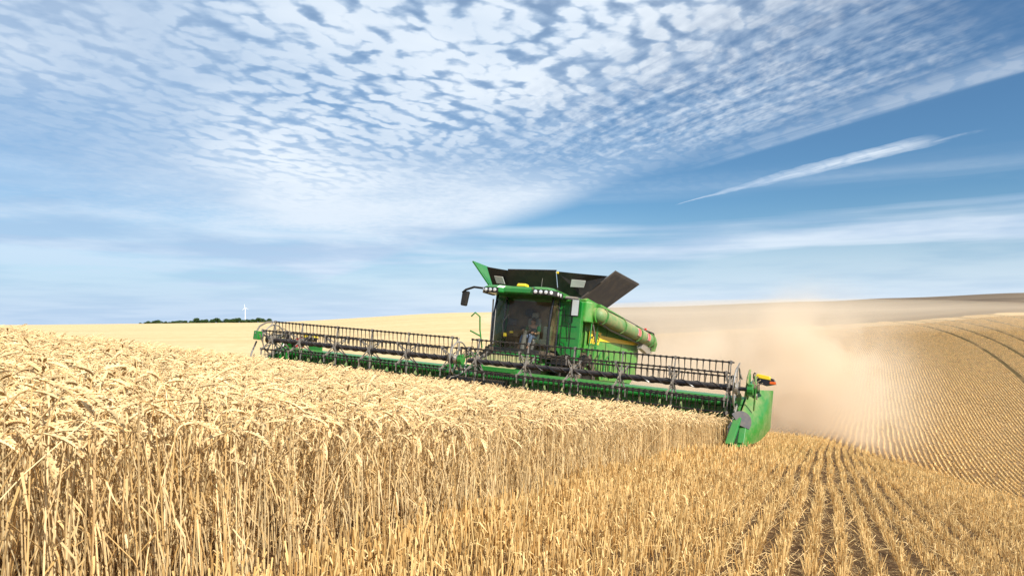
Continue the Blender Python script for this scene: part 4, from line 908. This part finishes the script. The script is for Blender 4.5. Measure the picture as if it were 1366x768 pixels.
def wheel(xx, yy, rad, wd, sg):
    b = K(); z = rad - 0.02; b.lathe([(-wd / 2, rad * .55), (-wd / 2, rad * .86), (-wd * .42, rad * .95), (wd * .42, rad * .95), (wd / 2, rad * .86), (wd / 2, rad * .55)], 36, (xx, yy, z))
    nl = 26
    for k in range(nl):
        for s2 in (-1, 1):
            a = 2 * math.pi * (k + (0.5 if s2 > 0 else 0)) / nl; a2 = a + 0.16
            p = Vector((xx + s2 * wd * .02, yy + rad * .96 * math.cos(a), z + rad * .96 * math.sin(a))); q = Vector((xx + s2 * wd * .47, yy + rad * .94 * math.cos(a2), z + rad * .94 * math.sin(a2)))
            b.bar(p, q, 0.05, 0.06, up=(0, math.cos(a), math.sin(a)))
    ty = b.build('front_wheel' if rad > 0.9 else 'rear_wheel', M_RUBBER, smooth=True)
    b = K(); b.lathe([(-wd * .45, rad * .56), (-wd * .2, rad * .5), (sg * wd * .05, rad * .2), (sg * wd * .12, 0.0)], 28, (xx, yy, z)); b.lathe([(sg * wd * .45, rad * .57), (sg * wd * .3, rad * .5), (sg * wd * .08, rad * .22), (sg * wd * .14, 0.0)], 28, (xx, yy, z)); b.build('rim', M_DARK, ty, smooth=True)
for sg in (-1, 1): wheel(sg * 1.55, 5.15, 1.0, 0.80, sg); wheel(sg * 1.55, 10.2, 0.72, 0.55, sg)
b = K()
for k in range(5): b.tube([(1.15 + .09 * k, 4.2, 1.35), (1.2 + .1 * k, 3.9, 1.6 + .05 * k), (1.5 + .05 * k, 3.95, 1.75), (1.6, 4.3, 1.5 + .05 * k)], 0.02, 6)
b.box((1.35, 4.1, 1.55), (0.6, 0.35, 0.3)); b.box((2.0, 4.6, 1.7), (0.2, 0.3, 0.25)); b.build('battery_box', M_DARK, bevel=0.01)
b = K(); b.prism([(11.7, 0.9), (11.85, 1.7), (12.5, 1.35), (12.6, 0.75)], -1.1, 1.1); b.build('straw_chopper', M_GREEN_DUST, bevel=0.02)

# ------------------------------------------------------------ driver
def skin_body(name, verts, edges, rad, mat, parent, root=0, sub=2):
    me = bpy.data.meshes.new(name); me.from_pydata([tuple(v) for v in verts], edges, []); o = bpy.data.objects.new(name, me); col.objects.link(o)
    if parent is not None: o.parent = parent
    sk = o.modifiers.new('skin', 'SKIN'); sk.use_smooth_shade = True
    for i, r in enumerate(rad):
        d = me.skin_vertices[0].data[i]; d.radius = r if isinstance(r, tuple) else (r, r); d.use_root = (i == root)
    ss = o.modifiers.new('sub', 'SUBSURF'); ss.levels = sub; ss.render_levels = sub
    me.materials.append(mat); return o
D = machine_empty('person', (0.10, 4.25, 2.19)); tag(D, 'driver in dark vest and blue jeans sitting at the wheel inside the cab', 'person')
# frame of the driver: x right in the picture, -y forward, z up, seat surface at 0
bv = [(0, .10, .10), (0, .12, .28), (0, .10, .44), (0, .08, .53), (0, .05, .60), (0, .03, .68),
      (.20, .09, .44), (.27, -.02, .22), (.24, -.25, .20), (.21, -.34, .22), (-.20, .09, .44), (-.27, -.02, .22), (-.20, -.25, .24), (-.12, -.36, .30),
      (.10, .05, .07), (.15, -.38, .09), (.15, -.50, -.30), (.15, -.60, -.34), (-.10, .05, .07), (-.16, -.38, .09), (-.17, -.48, -.30), (-.17, -.60, -.34)]
be = [(0, 1), (1, 2), (2, 3), (3, 4), (4, 5), (2, 6), (6, 7), (7, 8), (8, 9), (2, 10), (10, 11), (11, 12), (12, 13), (0, 14), (14, 15), (15, 16), (16, 17), (0, 18), (18, 19), (19, 20), (20, 21)]
br = [.13, (.15, .11), (.15, .11), .055, (.085, .10), (.075, .085), .07, .045, .032, .03, .07, .045, .032, .03, .09, .062, .045, .04, .09, .062, .045, .04]
skin_body('body', bv, be, br, M_SKIN, D)
tv = bv[:3] + [(0, .09, .49), (.20, .09, .45), (.255, .02, .30), (-.20, .09, .45), (-.255, .02, .30)]
skin_body('vest', [bv[0], bv[1], bv[2], (.12, .10, .46), (-.12, .10, .46)], [(0, 1), (1, 2), (2, 3), (2, 4)], [(.15, .15), (.175, .135), (.17, .13), .09, .09], M_SHIRT, D)
for sg in (-1, 1): skin_body('sleeve', [(sg * .16, .09, .46), (sg * .21, .08, .43), (sg * .265, .0, .24)], [(0, 1), (1, 2)], [.08, .082, .058], M_SLEEVE, D)
skin_body('jeans', [bv[0], bv[14], bv[15], (.15, -.49, -.24), bv[18], bv[19], (-.17, -.47, -.24)], [(0, 1), (1, 2), (2, 3), (0, 4), (4, 5), (5, 6)], [.145, .10, .074, .06, .10, .074, .06], M_JEANS, D)
skin_body('hair', [(0, .09, .64), (0, .06, .72), (0, -.01, .75)], [(0, 1), (1, 2)], [.075, .085, .05], M_HAIR, D)
fc = MB(); fc.tube([(0, -.06, .655), (0, -.085, .63), (0, -.062, .62)], [.008, .014, .012], 8)
for sg in (-1, 1): fc.tube([(sg * .082, .05, .655), (sg * .092, .055, .625)], [.018, .014], 8)
fc.build('nose_and_ears', M_SKIN, D, smooth=True)
fc = MB()
for sg in (-1, 1): fc.tube([(sg * .03, -.052, .655), (sg * .03, -.062, .655)], [.012, .008], 8)
fc.box((0, -.055, .585), (.04, .012, .008)); fc.build('eyes_and_mouth', M_HAIR, D)
for sg, w0 in ((1, Vector((.21, -.34, .22))), (-1, Vector((-.12, -.36, .30)))):
    pts = [w0, w0 + Vector((0, -.05, .005))]; ed = [(0, 1)]; rd = [.028, .036]
    for k in range(4):
        b0 = w0 + Vector((-.027 + .018 * k, -.085, .01)); i = len(pts); L = (.030, .036, .033, .026)[k]
        pts += [b0, b0 + Vector((0, -L, -.008)), b0 + Vector((0, -L * 1.3, -.034)), b0 + Vector((0, -L * .9, -.052))]; ed += [(1, i), (i, i + 1), (i + 1, i + 2), (i + 2, i + 3)]; rd += [.011, .0095, .009, .008]
    i = len(pts); pts += [w0 + Vector((-sg * .035, -.03, .0)), w0 + Vector((-sg * .055, -.06, -.015))]; ed += [(0, i), (i, i + 1)]; rd += [.012, .009]
    skin_body('hand', pts, ed, rd, M_SKIN, D, sub=1)

# ------------------------------------------------------------ far trees and turbine
m_, t, out = material('dark_foliage'); oi = t.node('ShaderNodeObjectInfo'); g = t.noise(t.node('ShaderNodeTexCoord').outputs['Object'], 0.8, 3)
pbr(t, out, t.mix(t.add(t.mul(g, .6), t.mul(oi.outputs['Random'], .4)), (0.018, 0.040, 0.014), (0.055, 0.095, 0.030)), 0.9, spec=0.1); M_LEAF = m_
m_, t, out = material('bark'); pbr(t, out, (0.07, 0.05, 0.035), 0.9); M_BARK = m_
def tree_kind(hh, wd, sd_):
    r_ = random.Random(sd_); e = bpy.data.objects.new('tree', None); col.objects.link(e)
    b = MB(); b.tube([(0, 0, -1), (r_.uniform(-.1, .1), 0, hh * .35), (r_.uniform(-.3, .3), 0, hh * .7)], [hh * .035, hh * .025, hh * .01], 7)
    for k in range(5):
        a = k * 1.3; z0 = hh * (.28 + .08 * k); b.tube([(0, 0, z0), (math.cos(a) * wd * .3, math.sin(a) * wd * .3, z0 + hh * .15)], [hh * .012, hh * .005], 5)
    b.build('trunk', M_BARK, e)
    c = MB(); cl = [(r_.gauss(0, wd * .22), r_.gauss(0, wd * .22), hh * r_.uniform(.25, .85), r_.uniform(.16, .30) * wd) for _ in range(13)]
    for (x, y, z, rr) in cl:
        for _ in range(60):
            v = Vector((r_.gauss(0, 1), r_.gauss(0, 1), r_.gauss(0, 1))).normalized(); p = Vector((x, y, z)) + v * rr * r_.uniform(.6, 1.1); sz = hh * r_.uniform(.025, .055)
            t1 = v.orthogonal().normalized() * sz; t2 = v.cross(t1).normalized() * sz; j = Vector((r_.uniform(-.5, .5), r_.uniform(-.5, .5), r_.uniform(-.5, .5))) * sz
            c.add([p - t1 - t2 + j, p + t1 - t2 * .8, p + t1 * .7 + t2 - j, p - t1 + t2], [(0, 1, 2, 3)])
    cr = c.build('crown', M_LEAF, e); return e
kinds = [tree_kind(7.5 + i * .5, 6.5 + (i % 3) * 1.3, 40 + i) for i in range(6)]; used = set()
TD = 640
i = 0; pxs = [187]
xq = 194.0
while xq < 362: pxs.append(xq); xq += U(3.6, 5.6)
for pxl in pxs:
    k = i % 6; src = kinds[k]; o = src if k not in used else copy_tree(src); used.add(k)
    dd = TD + U(-18, 22); xx = (pxl - 683) / 911 * dd
    grow = 0.62 if pxl < 190 else (0.75 + 0.40 * min(1, (pxl - 194) / 150) + U(-.12, .12))
    o.location = (xx, dd, float(height(xx, dd)) - 0.3); o.scale = (grow * 0.85, grow * 0.7, grow * 0.60); o.rotation_euler.z = U(0, 6.28)
    if pxl < 190: tag(o, 'small dark shrub standing apart at the left end of the horizon tree line', 'tree')
    elif i == len(pxs) - 1: tag(o, 'dark green tree at the right end of the horizon tree line, above the header', 'tree', 'trees of the far tree line')
    else: tag(o, 'dark green tree within the far tree line on the left horizon', 'tree', 'trees of the far tree line')
    i += 1
tb = bpy.data.objects.new('wind_turbine', None); col.objects.link(tb); TDs = 2400; gx = (327 - 683) / 911 * TDs
hub_z = 0.0194 * TDs + CZ; gz = -120.0
tb.scale = (0.55, 0.55, 0.58); tb.location = (gx, TDs, hub_z - 44); tag(tb, 'white wind turbine standing beyond the tree line on the horizon', 'wind turbine')
b = MB(); b.tube([(0, 0, -5), (0, 0, 75)], [2.4, 1.5], 16); b.build('tower', M_WHITEPAINT, tb, smooth=True)
b = MB(); b.box((0, 0.5, 75.6), (3.0, 8, 3.0)); b.build('nacelle', M_WHITEPAINT, tb, bevel=0.5)
b = MB(); b.lathe([(-6.0, 0.0), (-5.4, 1.2), (-4, 1.6)], 12, (0, 0, 75.6), 'y'); b.build('hub', M_WHITEPAINT, tb, smooth=True)
for a in (R(100), R(-20), R(-140)):
    b = MB(); d = Vector((math.cos(a), 0, math.sin(a))); sd2 = Vector((-math.sin(a), 0, math.cos(a))); c0 = Vector((0, -4.8, 75.6))
    b.sheet([[c0 + d * r_ - sd2 * ch * .3, c0 + d * r_ + sd2 * ch * .7] for r_, ch in ((1, 1.2), (4, 2.4), (10, 1.9), (19, 1.2), (25, 0.4))], 0.35, (0, 1, 0)); b.build('blade', M_WHITEPAINT, tb)

# ------------------------------------------------------------ dust thrown up by the harvester
def dust_box(name, x0, x1, y0, y1, z0, z1, label):
    b = MB(); b.box(((x0 + x1) / 2, (y0 + y1) / 2, (z0 + z1) / 2), (x1 - x0, y1 - y0, z1 - z0)); m, t, out = material(name)
    pos = t.node('ShaderNodeNewGeometry').outputs['Position']; p = t.node('ShaderNodeSeparateXYZ'); t.put(p.inputs[0], pos)
    nz = t.noise(pos, 0.30, 5, 0.62, 0.6); nz2 = t.noise(pos, 1.1, 5, 0.7)
    wx = t.add(p.outputs[0], t.mul(t.sub(nz, .5), 3.5)); wz = t.add(p.outputs[2], t.mul(t.sub(nz2, .5), 1.6))
    tot = None
    for (cx, cy_, cz, sx, sy, sz, am) in GAUSS:
        q = None
        for v, c, s in ((wx, cx, sx), (p.outputs[1], cy_, sy), (wz, cz + CZ, sz)):
            d = t.m('DIVIDE', t.sub(v, c), s); d = t.mul(d, d); q = d if q is None else t.add(q, d)
        e = t.mul(t.m('POWER', 2.718, t.mul(q, -0.5)), am); tot = e if tot is None else t.add(tot, e)
    den = t.mul(t.m('SUBTRACT', tot, 0.012, clamp=False), t.add(t.ss(nz, 0.36, 0.62, 0.12, 1.2), t.ss(nz2, 0.42, 0.62, -0.15, 0.60))); den = t.m('MAXIMUM', den, 0.0)
    pv = t.node('ShaderNodeVolumePrincipled'); t.put(pv.inputs['Color'], DUSTC); t.put(pv.inputs['Density'], den); pv.inputs['Anisotropy'].default_value = -0.1
    t.l.new(pv.outputs[0], out.inputs['Volume']); o = b.build(name, m); tag(o, label, 'dust', kind='stuff'); return o
DUSTC = (0.93, 0.805, 0.64)
GAUSS = [(14.3, 33, -2.9, 1.4, 3.2, 1.8, 0.95), (11.0, 34, -3.9, 2.9, 3.6, 1.6, 0.42), (12, 44, -2.4, 3.8, 6, 1.7, 0.16)]
dc = dust_box('dust_cloud', -6, 32, 24, 60, -9, 7.5, 'pale tan dust cloud billowing up behind the header at the right')
# thin drifting dust farther off
b = MB(); n, m = 32, 16; fs = []; vs = []
for i_ in range(m + 1):
    for j_ in range(n):
        a, e_ = 2 * math.pi * j_ / n, math.pi * (i_ / m - .5); vs.append((math.cos(a) * math.cos(e_), math.sin(a) * math.cos(e_), math.sin(e_)))
for i_ in range(m):
    for j_ in range(n): fs.append((i_ * n + j_, i_ * n + (j_ + 1) % n, (i_ + 1) * n + (j_ + 1) % n, (i_ + 1) * n + j_))
b.add([(56 + 66 * x, 190 + 110 * y, 0.5 + CZ + 4.5 * z) for x, y, z in vs], fs); m_, t, out = material('thin_dust')
pv = t.node('ShaderNodeVolumePrincipled'); t.put(pv.inputs['Color'], DUSTC); pv.inputs['Density'].default_value = 0.0085; t.l.new(pv.outputs[0], out.inputs['Volume'])
o = b.build('drifting_dust', m_, smooth=True); tag(o, 'thin veil of dust drifting over the far right hill', 'dust', kind='stuff')
